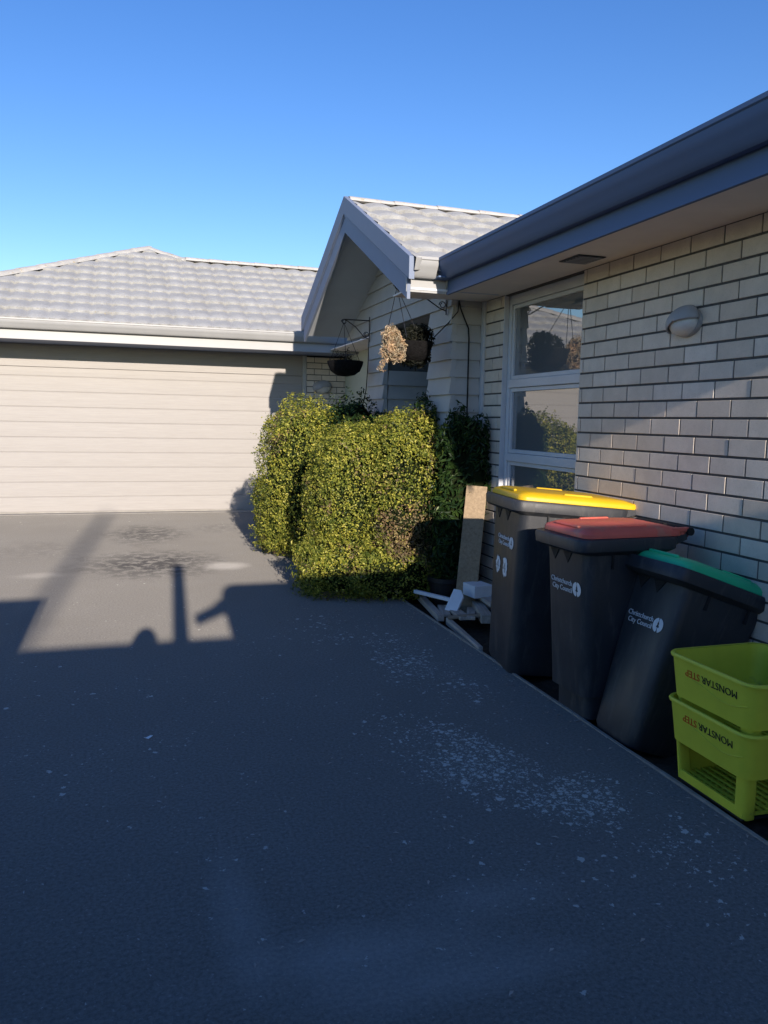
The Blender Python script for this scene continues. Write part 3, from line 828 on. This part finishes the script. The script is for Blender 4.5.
# ------------------------------------------------------------------ brackets, hanging baskets, hose
def scroll(c, ax, r, n=14, turns=1.2):
    c = Vector(c); ax = Vector(ax); out = []
    for i in range(n+1):
        t = 2*PI*turns*i/n; rr = r*(1-.5*i/n)
        out.append(c+ax*rr*math.cos(t)+Vector((0, 0, 1))*rr*math.sin(t))
    return out
def bracket(y, z, reach, label):
    t = thing('hanging_bracket', (PXW-.022, y, z), label, 'bracket', 'wrought iron brackets on the porch wall')
    X = PXW-.024
    m = MB(); m.box(X-.006, X, y-.012, y+.012, z-.16, z+.10); m.build('back_plate', 'iron', t, bevel=.002)
    m = MB(); m.tube([(X-.004, y, z+.06), (X-reach*.5, y, z+.06), (X-reach, y, z+.06)], .006)
    m.tube([p for p in scroll((X-reach-.0, y, z+.035), (-1, 0, 0), .028)], .005)
    m.build('arm', 'iron', t, smooth=60)
    m = MB(); m.tube([(X-.004, y, z-.13), (X-.06, y, z-.11), (X-reach*.55, y, z-.01), (X-reach*.92, y, z+.055)], .005)
    m.tube(scroll((X-.035, y, z-.085), (-1, 0, 0), .03), .004)
    m.build('brace', 'iron', t, smooth=60)
    return (X-reach, y, z+.03)
h1 = bracket(6.06, 2.43, .42, 'black scrolled bracket near the eave corner, carrying the dried flower basket')
h2 = bracket(8.20, 2.40, .28, 'black bracket on the far porch column, carrying the dark bowl basket')

def chains(t, top, ring_c, rr, k=3, a0=.3):
    top = Vector(top)
    for i in range(k):
        q = a0+2*PI*i/k; p = Vector(ring_c)+Vector((rr*math.cos(q), rr*math.sin(q), 0))
        m = MB(); m.tube([top, p], .0028, 5); m.build('chain', 'iron', t)
# dark bowl basket at the back
t = thing('hanging_basket', (h2[0], h2[1], h2[2]-.45), 'dark bowl shaped hanging basket with sparse dead stems, left of the porch', 'hanging basket', 'baskets hanging from the porch brackets')
c2 = Vector((h2[0]+.02, h2[1], h2[2]-.40))
m = MB(); m.disc_lathe([(.03, -.155), (.10, -.14), (.155, -.10), (.185, -.03), (.190, .0), (.180, .004), (.05, -.01)], 24, c2); m.build('bowl', 'basket', t, smooth=50)
chains(t, h2, c2, .185)
pts = []
for i in range(40):
    q = rnd.uniform(0, 2*PI); r = rnd.uniform(0, .16); p = c2+Vector((r*math.cos(q), r*math.sin(q), 0)); hgt = rnd.uniform(.03, .16)
    for k in range(9): pts.append((p+Vector((rnd.gauss(0, .012), rnd.gauss(0, .012), hgt*k/9)), Vector((0, 0, 1))))
leaf_mesh('plant', 'leafX', pts, t, (.015, .03), lambda p: 1.0 if rnd.random() < .3 else 0., .2, .4)
# dried flower basket at the front
t = thing('hanging_basket', (h1[0], h1[1], h1[2]-.45), 'hanging basket with a pale dried flower mass beside foliage coloured dark as shade', 'hanging basket', 'baskets hanging from the porch brackets')
c1 = Vector((h1[0]+.02, h1[1], h1[2]-.40))
m = MB(); m.disc_lathe([(.03, -.16), (.10, -.14), (.145, -.09), (.165, -.02), (.17, .0), (.16, .004), (.05, -.01)], 24, c1+Vector((.12, .02, -.02))); m.build('bowl', 'basket', t, smooth=50)
chains(t, h1, c1+Vector((.05, 0, 0)), .165)
B1 = Blob(c1+Vector((-.065, -.07, -.05)), (.088, .11, .125), 2, 81, .5, -5, 9)
pts = B1.sample(3600, .25)
for i in range(120):
    k = rnd.random(); pts.append((c1+Vector((-.125+rnd.gauss(0, .016)-.03*k, -.07+rnd.gauss(0, .02), -.12-.14*k)), Vector((-1, 0, 0))))
leaf_mesh('dried_flowers', 'dry', pts, t, (.010, .040), lambda p: 1.0 if rnd.random() < .3 else 0., .5, .28)
B2 = Blob(c1+Vector((.16, .05, -.04)), (.15, .15, .19), 2, 83, .28, -5, 6)
leaf_mesh('plant', 'leafX', B2.sample(2600, .22), t, (.02, .045), None, .3, .4)  # right half of the basket, its shade put into the leaf colour
# hose
m = MB(); yh = 5.945
m.tube([(2.50, yh+.0, 2.37), (2.515, yh, 2.31), (2.55, yh-.004, 2.23), (2.585, yh-.004, 2.16), (2.592, yh-.004, 2.08), (2.594, yh-.004, 1.6), (2.596, yh-.006, 1.0), (2.60, yh-.01, .3), (2.62, yh-.03, -.04)], .0065)
m.tube([(2.50, yh, 2.37), (2.48, yh-.03, 2.28), (PXW-.03, yh+.05, 2.20), (PXW-.05, yh+.35, 2.10), (PXW-.06, yh+.5, 1.95)], .005)
tag(m.build('hose', 'rubber', smooth=60), 'thin black irrigation hose running down the pale porch corner', 'hose')
m = MB(); m.tube([(PXW-.03, 8.20, 2.26), (PXW-.03, 8.22, 2.0), (PXW-.04, 8.24, 1.75), (PXW-.10, 8.2, 1.5), (PXW-.14, 8.1, 1.2), (PXW-.14, 8.1, .0)], .005)
tag(m.build('hose', 'rubber', smooth=60), 'thin black irrigation hose dangling from the far porch bracket', 'hose')

# ------------------------------------------------------------------ wheelie bins
def wheelie_bin(loc, yaw, tilt, D, lidmat, label, blotch=False, strap=False):
    """local: +X towards the handle/hinge (wall), -X the front with the logo, Y across"""
    t = thing('wheelie_bin', loc, label, 'wheelie bin', 'council wheelie bins along the wall', (0, tilt, yaw))
    Hr, b0, b1, br, a1, ar, d0, d1, hg = D['Hr'], D['b0'], D['b1'], D['br'], D['a1'], D['ar'], D['d0'], D['d1'], D['hg']
    B = lambda mb, n, mt, p=t, **k: mb.build(n, mt, p, world=False, **k)
    m = MB(); rings = []
    zt = Hr-.075
    st = D.get('step', 0)
    if st: rings += [rrect(.035, d0-.06, -b0+.02, b0-.02, .04, 0.0), rrect(.030, d0-.05, -b0+.018, b0-.018, .045, st-.004), rrect(.0, d0, -b0, b0, .05, st)]
    else: rings += [rrect(.015, d0-.02, -b0+.012, b0-.012, .05, 0.0), rrect(0, d0, -b0, b0, .055, .03)]
    for k in range(1, 6):
        f = k/5; z = (st or .03)+(zt-(st or .03))*f
        rings.append(rrect(a1*f, d0+(d1-d0)*f, -(b0+(b1-b0)*f), b0+(b1-b0)*f, .055, z))
    m.loft(rings); B(m, 'body', 'bin', smooth=40)
    # rim skirt
    m = MB(); ro = [rrect(a1-.006, d1+.004, -b1-.006, b1+.006, .06, zt-.004), rrect(ar+.02, d1+.03, -br+.02, br-.02, .06, zt+.005), rrect(ar+.004, d1+.045, -br+.004, br-.004, .06, zt+.018),
                    rrect(ar, d1+.05, -br, br, .06, Hr-.012), rrect(ar+.006, d1+.045, -br+.006, br-.006, .058, Hr)]
    m.loft(ro, True, False, True); rim = B(m, 'rim', 'bin', smooth=40)
    # black triangles under the front rim: shade of the rib hollows, painted on
    for yb in (b1*.48, -b1*.12):
        m = MB(); hw = .046
        m.prism([(a1+.001, yb-hw, zt+.004), (a1+.001, yb+hw, zt+.004), (a1+.006, yb, zt-.062)], (-.006, 0, 0)); B(m, 'gusset_and_hollow_shade', 'rubber')
    for ya in (.10, .34):
        m = MB(); m.box(ya, ya+.008, -b1-.010, -b1+.01, zt-.07, zt); B(m, 'gusset_and_hollow_shade', 'rubber')
    # lid
    m = MB(); l0, l1 = ar+D['li'], hg
    lr = br-.022
    sec = []
    m.loft([rrect(l0, l1, -lr, lr, .05, Hr+.002), rrect(l0, l1, -lr, lr, .05, Hr+.020), rrect(l0+.008, l1-.004, -lr+.008, lr-.008, .045, Hr+.032),
            rrect(l0+.04, l1-.06, -lr+.035, lr-.035, .05, Hr+.046), rrect(l0+.06, l1-.12, -lr+.05, lr-.05, .05, Hr+.050)])
    lid = B(m, 'lid', lidmat, smooth=35)
    mid = (l0+l1)/2                                 # raised grip loops along both sides
    for bx in ((mid-.085, mid+.085, -(lr-.05)-.012, -(lr-.05)+.012, Hr+.034, Hr+.056), (mid-.085, mid+.085, lr-.05-.012, lr-.05+.012, Hr+.034, Hr+.056), (l0+.018, l0+.038, -.10, .10, Hr+.036, Hr+.052)):
        m = MB(); m.box(*bx); B(m, 'lid_grip', lidmat, lid, bevel=.008)
    for sgn in (-1, 1):
        m = MB()                                    # hinge barrels
        y_ = sgn*(lr-.045)
        ring0 = [Vector((hg+.005+.024*math.cos(q), y_-.035, Hr+.010+.024*math.sin(q))) for q in [2*PI*i/16 for i in range(16)]]
        m.loft([ring0, [p+Vector((0, .07, 0)) for p in ring0]])
        B(m, 'hinge', lidmat, lid, smooth=40)
    m = MB()                                        # handle bar and its brackets
    m.tube([(hg+.012, -lr+.01, Hr+.004), (hg+.012, lr-.01, Hr+.004)], .013, 10)
    B(m, 'handle', 'bin', smooth=40)
    for sgn in (-1, 1):
        m = MB(); m.prism([(d1-.02, sgn*(lr-.02)-.012, zt+.01), (hg+.02, sgn*(lr-.02)-.012, Hr-.02), (hg+.02, sgn*(lr-.02)-.012, Hr+.012), (d1-.02, sgn*(lr-.02)-.012, Hr-.01)], (0, .024, 0)); B(m, 'handle_bracket', 'bin', bevel=.004)
    # wheels and axle at the back
    for sgn in (-1, 1):
        m = MB(); c = Vector((d0-.02, sgn*(b0-.005), .10)); R = .10
        for rr_ in (1,):
            ring = lambda y, r: [c+Vector((r*math.cos(q), y, r*math.sin(q))) for q in [2*PI*i/24 for i in range(24)]]
            m.loft([ring(-.022, R*.9), ring(-.018, R), ring(.018, R), ring(.022, R*.9)])
        wh = B(m, 'wheel', 'rubber', smooth=40)
        m = MB(); m.loft([[c+Vector((.055*math.cos(q), y, .055*math.sin(q))) for q in [2*PI*i/18 for i in range(18)]] for y in (-.027, .027)]); B(m, 'hub', 'bin', wh, smooth=40)
    # lettering on the front face
    def face(zf):
        f = (zf-(st or .03))/(zt-(st or .03)); return a1*f
    sl_ = math.atan2(-a1, zt-(st or .03))
    def frame(y, z):      # text frame: x -> -Y, y -> up the face, z -> -X
        yx = Vector((0, -1, 0)); up = Vector((-math.sin(sl_), 0, math.cos(sl_))); nn = yx.cross(up)
        T = Matrix.Identity(4)
        for i in range(3): T[i][0] = yx[i]; T[i][1] = up[i]; T[i][2] = nn[i]
        T.translation = Vector((face(z)-.002, y, z)); return T
    zl = D['zl']; s_ = D['ts']; y0_ = D['ty']
    m = MB(); vs, fs = text_mesh('Christchurch', s_, frame(y0_, zl+.003)); m.add(vs, fs)
    vs, fs = text_mesh('City Council', s_*.98, frame(y0_-s_*.35, zl-s_*.85)); m.add(vs, fs)
    tw = s_*5.55
    Tm = frame(y0_-tw-s_*.9, zl-s_*.10)
    n_ = 28; R = s_*.98
    # round emblem: white disc with a dark tree/spire left open in it
    arcs = []
    for (q0, q1) in ((math.radians(-78), math.radians(82)), (math.radians(98), math.radians(258))):
        outer = [Vector((R*math.cos(q0+(q1-q0)*i/n_), R*math.sin(q0+(q1-q0)*i/n_), 0)) for i in range(n_+1)]
        sgn = 1 if math.cos((q0+q1)/2) > 0 else -1
        inner = [Vector((sgn*R*x, R*y, 0)) for x, y in ((.04, .70), (.10, .42), (.22, .16), (.14, .08), (.34, -.25), (.07, -.33), (.07, -.70))]
        if sgn < 0: inner = inner[::-1]
        if outer[0].y < outer[-1].y: poly = outer+inner
        else: poly = outer+inner
        m.prism([Tm @ p for p in poly], (Tm.to_3x3() @ Vector((0, 0, .0012))))
    lg = B(m, 'lettering', 'white')
    if blotch:
        m = MB()
        for k, yc in enumerate((.088, -.035)):
            pts_ = []
            for i in range(30):
                q = 2*PI*i/30; r = 1+.34*noise.noise((math.cos(q)*2.2+k*5, math.sin(q)*2.2, k))+.26*noise.noise((math.cos(q)*6, math.sin(q)*6+k, 3))
                pts_.append(frame(yc, D['zl']-.155) @ Vector((.036*r*math.cos(q), .052*r*math.sin(q)*(1.1 if k else .95), 0)))
            m.prism(pts_, frame(0, .7).to_3x3() @ Vector((0, 0, .0012)))
        st_ = B(m, 'sticker', 'white'); st_['label'] = 'two torn white house number stickers'
        m = MB(); vs, fs = text_mesh('4', .085, frame(.112, D['zl']-.187) @ Matrix.Translation((0, 0, .0022))); m.add(vs, fs); B(m, 'number', 'lampgrey'); m = MB()
        vs, fs = text_mesh('4', .085, frame(-.008, D['zl']-.187) @ Matrix.Translation((0, 0, .0022))); m.add(vs, fs)
        B(m, 'number', 'lampgrey')
    if strap:
        m = MB(); m.box(hg-.02, hg+.0, -lr+.14, -lr+.155, Hr+.02, Hr+.045); m.tube([(hg+.030, -lr-.004, Hr+.020), (hg+.030, lr+.004, Hr+.020)], .020, 10); B(m, 'grip_bar', 'rubber', smooth=40)
        m = MB(); m.box(hg-.07, hg+.032, -lr+.005, -lr+.032, Hr+.018, Hr+.040); B(m, 'lid_arm', lidmat, lid, bevel=.006)
    return t
DY = dict(Hr=1.00, b0=.21, b1=.25, br=.285, a1=-.05, ar=-.11, d0=.46, d1=.53, hg=.635, li=.035, zl=.745, ts=.036, ty=.115)
DR = dict(Hr=.895, b0=.158, b1=.193, br=.228, a1=-.03, ar=-.095, d0=.36, d1=.42, hg=.50, li=.045, zl=.645, ts=.036, ty=.128, step=.12)
DG = dict(Hr=.832, b0=.155, b1=.192, br=.232, a1=-.030, ar=-.122, d0=.37, d1=.46, hg=.565, li=.05, zl=.56, ts=.034, ty=.125)
wheelie_bin((2.06, 4.165, 0), -.13, .083, DY, 'yellow', 'tallest charcoal wheelie bin, with yellow lid and white stickers, nearest the window', blotch=True)
wheelie_bin((2.045, 3.37, 0), .02, -.005, DR, 'red', 'middle charcoal wheelie bin with faded red lid', strap=True)
wheelie_bin((2.085, 3.04, 0), .03, .335, DG, 'green', 'charcoal wheelie bin with green lid, leaning back against the brick wall')

# ------------------------------------------------------------------ lime crates
def crate(loc, yaw, label):
    t = thing('stacking_crate', loc, label, 'crate', 'lime crates stacked by the green lidded bin', (0, 0, yaw))
    B = lambda mb, n, mt, p=t, **k: mb.build(n, mt, p, world=False, **k)
    Lx, Ly = .46, .47; H = .335; zb = .165
    m = MB()
    # upper band: hollow tapered wall
    o0 = rrect(.018, Lx-.018, -Ly/2+.018, Ly/2-.018, .05, zb, 5); o1 = rrect(0, Lx, -Ly/2, Ly/2, .055, H, 5)
    i1 = rrect(.006, Lx-.006, -Ly/2+.006, Ly/2-.006, .05, H, 5); i0 = rrect(.024, Lx-.024, -Ly/2+.024, Ly/2-.024, .045, zb, 5)
    m.loft([i0, o0, o1, i1, i0], True, False, False)
    # lower stage: posts at corners, solid back and sides, open front
    w0, w1 = .045, .05
    def tap(z, k): return k*(zb-z)/zb
    for sx, sy in ((0, -1), (0, 1), (1, -1), (1, 1)):
        r = []
        for z in (0.0, zb+.01):
            ins = .034+.012*(1-z/zb)
            pw = .062 if sy < 0 else .02
            xa = ins if sx == 0 else Lx-ins-.055; ya = -Ly/2+ins if sy < 0 else Ly/2-ins-pw
            r.append(rrect(xa, xa+.055, ya, ya+pw, .009 if sy > 0 else .018, z, 4))
        m.loft(r)
    m.box(Lx-.05, Lx-.044, -Ly/2+.09, Ly/2-.09, 0.01, zb+.01)
    m.box(.09, Lx-.09, Ly/2-.048, Ly/2-.042, 0.01, zb+.01)
    m.box(.09, Lx-.09, -Ly/2+.042, -Ly/2+.048, 0.01, zb+.01) if False else None
    m.box(.046, .056, -Ly/2+.09, Ly/2-.06, 0.0, .040)      # front lip
    B(m, 'body', 'crate', smooth=40)
    m = MB()
    rr = [[p+Vector((0, 0, 0)) for p in rrect(-.006, Lx+.006, -Ly/2-.006, Ly/2+.006, .06, H-.012, 5)], rrect(-.008, Lx+.008, -Ly/2-.008, Ly/2+.008, .06, H-.004, 5),
          rrect(-.003, Lx+.003, -Ly/2-.003, Ly/2+.003, .057, H+.003, 5), rrect(.007, Lx-.007, -Ly/2+.007, Ly/2-.007, .05, H+.002, 5)]
    m.loft(rr, True, False, False); B(m, 'rim', 'crate', smooth=50)
    m = MB()                                             # grid floor
    for k in range(12): y = -Ly/2+.06+k*(Ly-.12)/11; m.box(.045, Lx-.05, y-.006, y+.006, .012, .022)
    for k in range(11): x = .06+k*(Lx-.12)/10; m.box(x-.006, x+.006, -Ly/2+.05, Ly/2-.05, .0225, .030)
    B(m, 'grid_floor', 'crate')
    m = MB(); m.box(.04, Lx-.05, -Ly/2+.05, Ly/2-.05, -.0005, .004); B(m, 'base', 'rubber')
    # upside-down lettering on the front band
    tl = math.atan2(.018, H-zb)
    yx = Vector((0, 1, 0)); up = Vector((math.sin(tl), 0, -math.cos(tl))); nn = yx.cross(up)
    def T(y, z):
        A = Matrix.Identity(4)
        for i in range(3): A[i][0] = yx[i]; A[i][1] = up[i]; A[i][2] = nn[i]
        A.translation = Vector((.018*(H-z)/(H-zb)-.0012, y, z)); return A
    zt_ = H-.044; y_s = -.155
    m = MB(); vs, fs = text_mesh('MONSTAR', .040, T(y_s, zt_)); m.add(vs, fs); xm = max((v.y for v in vs))
    vs, fs = text_mesh('stackable storage basket', .011, T(y_s+.05, zt_+.014)) if False else ([], [])
    m.box(.004, .006, y_s+.03, y_s+.23, zt_+.0105, zt_+.013) if False else None
    B(m, 'lettering', 'black')
    m = MB(); vs, fs = text_mesh('STEP', .040, T(xm+.010, zt_)); m.add(vs, fs); B(m, 'lettering', 'redprint')
    # moulded wavy rib
    m = MB(); path = []
    for i in range(24):
        y = -Ly/2+.03+(.62*Ly)*i/23; z = H-.082-.020*math.sin(i/23*PI*1.4)-.012*i/23
        path.append((.018*(H-z)/(H-zb)-.001, y, z))
    m.tube(path, .0022, 6); B(m, 'rib', 'crate', smooth=60)
    return t
crate((2.055, 2.395, .006), -.02, 'lower lime green stacking crate, on the ground at the driveway edge')
crate((2.050, 2.388, .192), .0, 'upper lime green stacking crate, nested on top of the other')

# ------------------------------------------------------------------ plank, offcuts, pot, litter
def bar(name, a, b, w_, h_, mat, label, cat='timber', group='timber offcuts beside the hedge', twist=0):
    a, b = Vector(a), Vector(b); d_ = (b-a); L = d_.length; d_.normalize()
    s_ = d_.cross(Vector((0, 0, 1))).normalized(); u_ = s_.cross(d_)
    c_, n_ = math.cos(twist), math.sin(twist); s_, u_ = s_*c_+u_*n_, u_*c_-s_*n_
    T = Matrix.Identity(4)
    for i in range(3): T[i][0] = d_[i]; T[i][1] = s_[i]; T[i][2] = u_[i]
    T.translation = a
    m = MB(); m.box(0, L, -w_/2, w_/2, -h_/2, h_/2)
    o = m.build(name, mat, None, bevel=.003); o.matrix_world = T
    return tag(o, label, cat, group)
m = MB(); 
pl = bar('plank', (2.43, 5.50, -.03), (2.575, 5.66, .93), .16, .035, 'timber2', 'brown plank leaning upright against the brick pier behind the yellow lidded bin', 'plank', None, -.25)
bar('edging_board', (2.24, 6.02, .015), (2.125, 5.22, .015), .05, .045, 'greywood', 'long weathered edging board lying at the driveway edge below the hedge', 'board', None)
bar('edging_board', (2.17, 5.20, .0), (2.085, 4.45, .0), .03, .05, 'greywood', 'long thin edging board running from the offcuts to the yellow lidded bin', 'board', None)
for a, b, w_, h_, mt, lb in (
    ((2.27, 5.56, .02), (2.17, 5.24, .03), .07, .022, 'greywood', 'short grey offcut lying left in the pile, next to the edging board'),
    ((2.30, 5.48, .03), (2.25, 5.06, .045), .085, .022, 'greywood', 'grey offcut lying second from the left in the pile'),
    ((2.44, 5.40, .03), (2.26, 5.00, .06), .06, .02, 'greywood', 'pale grey offcut in the middle of the pile'),
    ((2.50, 5.42, .05), (2.36, 4.95, .06), .08, .06, 'greywood', 'thick square ended offcut at the right of the pile'),
    ((2.16, 5.16, .035), (2.36, 5.02, .075), .05, .02, 'timber', 'dark offcut lying across the front of the pile'),
    ((2.60, 5.75, .10), (2.50, 5.10, .12), .09, .03, 'greywood', 'long grey board on top of the pile beneath the white box'),
    ((2.64, 5.50, .16), (2.58, 4.95, .06), .09, .03, 'timber', 'brown board sloping down behind the yellow lidded bin')):
    bar('timber_offcut', a, b, w_, h_, mt, lb)
bar('white_offcut', (2.12, 5.76, .10), (2.27, 5.40, .105), .032, .026, 'whitewood', 'thin white painted stick lying on the timber pile', 'offcut', None)
m = MB(); T = Matrix.Translation((2.30, 5.36, .10)) @ Matrix.Rotation(.55, 4, 'Z') @ Matrix.Rotation(-.9, 4, 'Y')
m.prism([T @ Vector(p) for p in ((-.09, -.055, 0), (.04, -.055, 0), (.09, -.01, 0), (.09, .055, 0), (-.09, .055, 0))], T.to_3x3() @ Vector((0, 0, .018)))
tag(m.build('white_offcut', 'whitewood', bevel=.003), 'white board with one cut corner lying on the timber pile', 'offcut')
m = MB(); T = Matrix.Translation((2.47, 5.42, .175)) @ Matrix.Rotation(.12, 4, 'Z')
m.box(-.05, .11, -.09, .085, -.055, .038, T)
tag(m.build('white_box', 'whitewood', bevel=.004), 'small white box on the timber pile at the foot of the plank', 'box')
t = thing('plant_pot', (2.38, 5.74, -.05), 'dark plastic plant pot behind the timber pile under the shrub', 'pot')
m = MB(); m.disc_lathe([(.10, 0), (.135, .24), (.15, .245), (.15, .28), (.135, .28), (.125, .22)], 28, (2.38, 5.76, -.07)); m.build('pot', 'pot', t, smooth=40)
m = MB(); m.disc_lathe([(.125, .0), (.05, .012)], 20, (2.38, 5.76, .155)); m.build('soil', 'soil', t)
m = MB(); m.add([(.045, 3.545, .010), (.065, 3.538, .004), (.085, 3.546, .014), (.055, 3.553, .005), (.075, 3.556, .012)], [(0, 1, 3), (1, 2, 4, 3)])
o = m.build('litter', 'whitewood'); sm = o.modifiers.new('s', 'SOLIDIFY'); sm.thickness = .001
tag(o, 'small scrap of white paper on the dark driveway', 'litter')
# fallen leaves and grit along the kerb
m = MB()
for i in range(420):
    y = rnd.uniform(1.6, 5.8); x = EDGE-.05-abs(rnd.gauss(0, .10)) if rnd.random() < .6 else rnd.uniform(.2, 2.0)
    if rnd.random() < .3: x, y = rnd.uniform(1.2, 2.05), rnd.uniform(5.2, 6.3)
    L = rnd.uniform(.004, .014); q = rnd.uniform(0, PI); c_, s_ = math.cos(q), math.sin(q)
    m.add([(x-L*c_, y-L*s_, .003), (x+L*.4*s_, y-L*.4*c_, .006), (x+L*c_, y+L*s_, .004), (x-L*.4*s_, y+L*.4*c_, .007)], [(0, 1, 2, 3)])
tag(m.build('leaf_litter', 'greywood'), kind='stuff')

# ------------------------------------------------------------------ behind the camera: unseen objects, all added to throw the long shadows
van = thing('shadow_caster_van', (1.35, -3.8, 0), 'white van parked behind the photographer, unseen, added to cast the block shadow', 'van')  # invented van, outline shaped to cast the right block of shadow
def vrect(y, x0, x1, z0, z1, r=.14): return [Vector((p.x, y, p.y)) for p in rrect(x0, x1, z0, z1, r, 0, 5)]
m = MB(); m.loft([vrect(-1.62, 0.30, 2.58, .02, 2.26, .12), vrect(-1.75, 0.28, 2.60, .02, 2.27), vrect(-5.2, 0.28, 2.60, .02, 2.27), vrect(-5.4, 0.31, 2.57, .02, 2.2)]); m.build('body', 'van', van, smooth=40)
m = MB(); m.box(.62, 2.16, -1.618, -1.60, 1.25, 2.0); m.build('windscreen', 'glass', van)
m = MB(); m.tube([(.32, -1.72, 2.12), (.24, -1.72, 2.07)], .04); m.prism([(.345, -1.74, 2.14), (.06, -1.74, 2.00), (.07, -1.74, 1.93), (.35, -1.74, 2.04)], (0, .06, 0)); m.build('mirror', 'rubber', van)
for sx in (.62, 2.16):
    m = MB(); m.box(sx-.12, sx+.12, -1.615, -1.59, .72, .92); m.build('headlight', 'lens', van)
    for yw in (-2.3, -4.6):
        m = MB(); m.loft([[Vector((sx+dx, yw+.33*k*math.cos(q), .33+.33*k*math.sin(q))) for q in [2*PI*i/24 for i in range(24)]] for dx, k in ((-.12, .92), (-.1, 1), (.1, 1), (.12, .92))]); m.build('wheel', 'rubber', van, smooth=40)
gt = thing('shadow_caster_gate', (-.3, -1.66, 0), 'grey paling gate behind the photographer, unseen, added to shade the foreground', 'gate')  # invented gate, its height set by the foreground shadow edge
m = MB()
for k in range(14):
    x = -1.06+k*.112; m.box(x, x+.110, -1.67, -1.65, .0, 1.82)
m.build('palings', 'timber', gt)
m = MB(); m.box(-1.0, .43, -1.71, -1.66, .0, .4); m.box(-1.0, .43, -1.71, -1.66, 1.4, 1.5); m.box(-1.0,.43,-1.70,-1.668,0,1.80); m.build('rail', 'timber', gt)
m = MB(); m.box(-.085, .015, -1.72, -1.60, 0, 2.53); tag(m.build('shadow_caster_post', 'timber'), 'tall square timber post in the middle of the gate line, unseen, added for its shadow', 'post')  # invented post, added for the single tall shadow
sh = thing('shadow_caster_shed', (-2.6, -2.8, 0), 'dark garden shed behind the photographer on the left, unseen, added as a shadow caster', 'shed')  # invented shed, added for the left block of shadow
m = MB(); m.box(-4.8, -1.05, -4.0, -1.70, 0, 2.1); m.build('wall', 'timber', sh)
m = MB(); m.box(-4.9, -1.04, -4.1, -1.62, 2.102, 2.2); m.build('roof', 'gutter', sh)
m = MB(); m.tube([(-2.30, -26, -.1), (-2.22, -26, 10.25)], [.075, .05], 12); tag(m.build('shadow_caster_pole', 'timber', smooth=50), 'tall round timber utility pole far behind the photographer, unseen, added for the stripe shadow', 'pole')  # invented pole, added for the thin soft stripe of shadow
# the photographer: unseen, added for the head-shaped shadow
ps = thing('person', (-.2, -.52, -.06), 'unseen person in navy clothes, added for the head shadow, standing and holding up a phone to photograph the driveway', 'person')
me = bpy.data.meshes.new('body')
J = [(0, 0, .95, .15), (0, 0, 1.15, .14), (0, 0, 1.32, .16), (0, .02, 1.42, .06), (0, .05, 1.50, .07),
     (.10, 0, .88, .10), (.11, .02, .50, .065), (.11, 0, .09, .045), (.11, .14, .04, .04),
     (-.10, 0, .88, .10), (-.11, .02, .50, .065), (-.11, 0, .09, .045), (-.11, .14, .04, .04),
     (.19, 0, 1.32, .06), (.24, .06, 1.08, .045), (.17, .28, 1.22, .036), (.15, .36, 1.27, .035),
     (-.19, 0, 1.32, .06), (-.22, .06, 1.08, .045), (-.04, .28, 1.20, .036), (.05, .36, 1.26, .035)]
E_ = [(0, 1), (1, 2), (2, 3), (3, 4), (0, 5), (5, 6), (6, 7), (7, 8), (0, 9), (9, 10), (10, 11), (11, 12), (2, 13), (13, 14), (14, 15), (15, 16), (2, 17), (17, 18), (18, 19), (19, 20)]
me.from_pydata([j[:3] for j in J], E_, [])
bo = bpy.data.objects.new('body', me); col.objects.link(bo); bo.parent = ps
sk = bo.modifiers.new('skin', 'SKIN'); 
for v_, j in zip(me.skin_vertices[0].data, J): v_.radius = (j[3], j[3]*.85)
me.skin_vertices[0].data[0].use_root = True
bo.modifiers.new('sub', 'SUBSURF').levels = 1; bo.modifiers['sub'].render_levels = 2
me.materials.append(M['cloth'])
m = MB(); rings = []
for i in range(1, 16):
    ph = PI*i/16; zz = .125*math.cos(ph); r = math.sin(ph)
    rings.append([Vector((.078*r*math.cos(q), .05+.098*r*math.sin(q)*(1+.10*(zz < -.02)*math.sin(q)), 1.525+zz)) for q in [2*PI*k/20 for k in range(20)]])
m.loft(rings)
m.add([(-.012, .145, 1.52), (.012, .145, 1.52), (.0, .172, 1.50), (0, .145, 1.55)], [(0, 1, 2), (1, 3, 2), (3, 0, 2)])
hd = m.build('head', 'skin', ps, world=False, smooth=60)
m = MB(); rings = []
for i in range(1, 10):
    ph = PI*.58*i/10; zz = .132*math.cos(ph); r = math.sin(ph)
    rings.append([Vector((.084*r*math.cos(q), .038+.100*r*math.sin(q), 1.53+zz)) for q in [2*PI*k/20 for k in range(20)]])
m.loft(rings); m.build('hair', 'hair', ps, world=False, smooth=60)
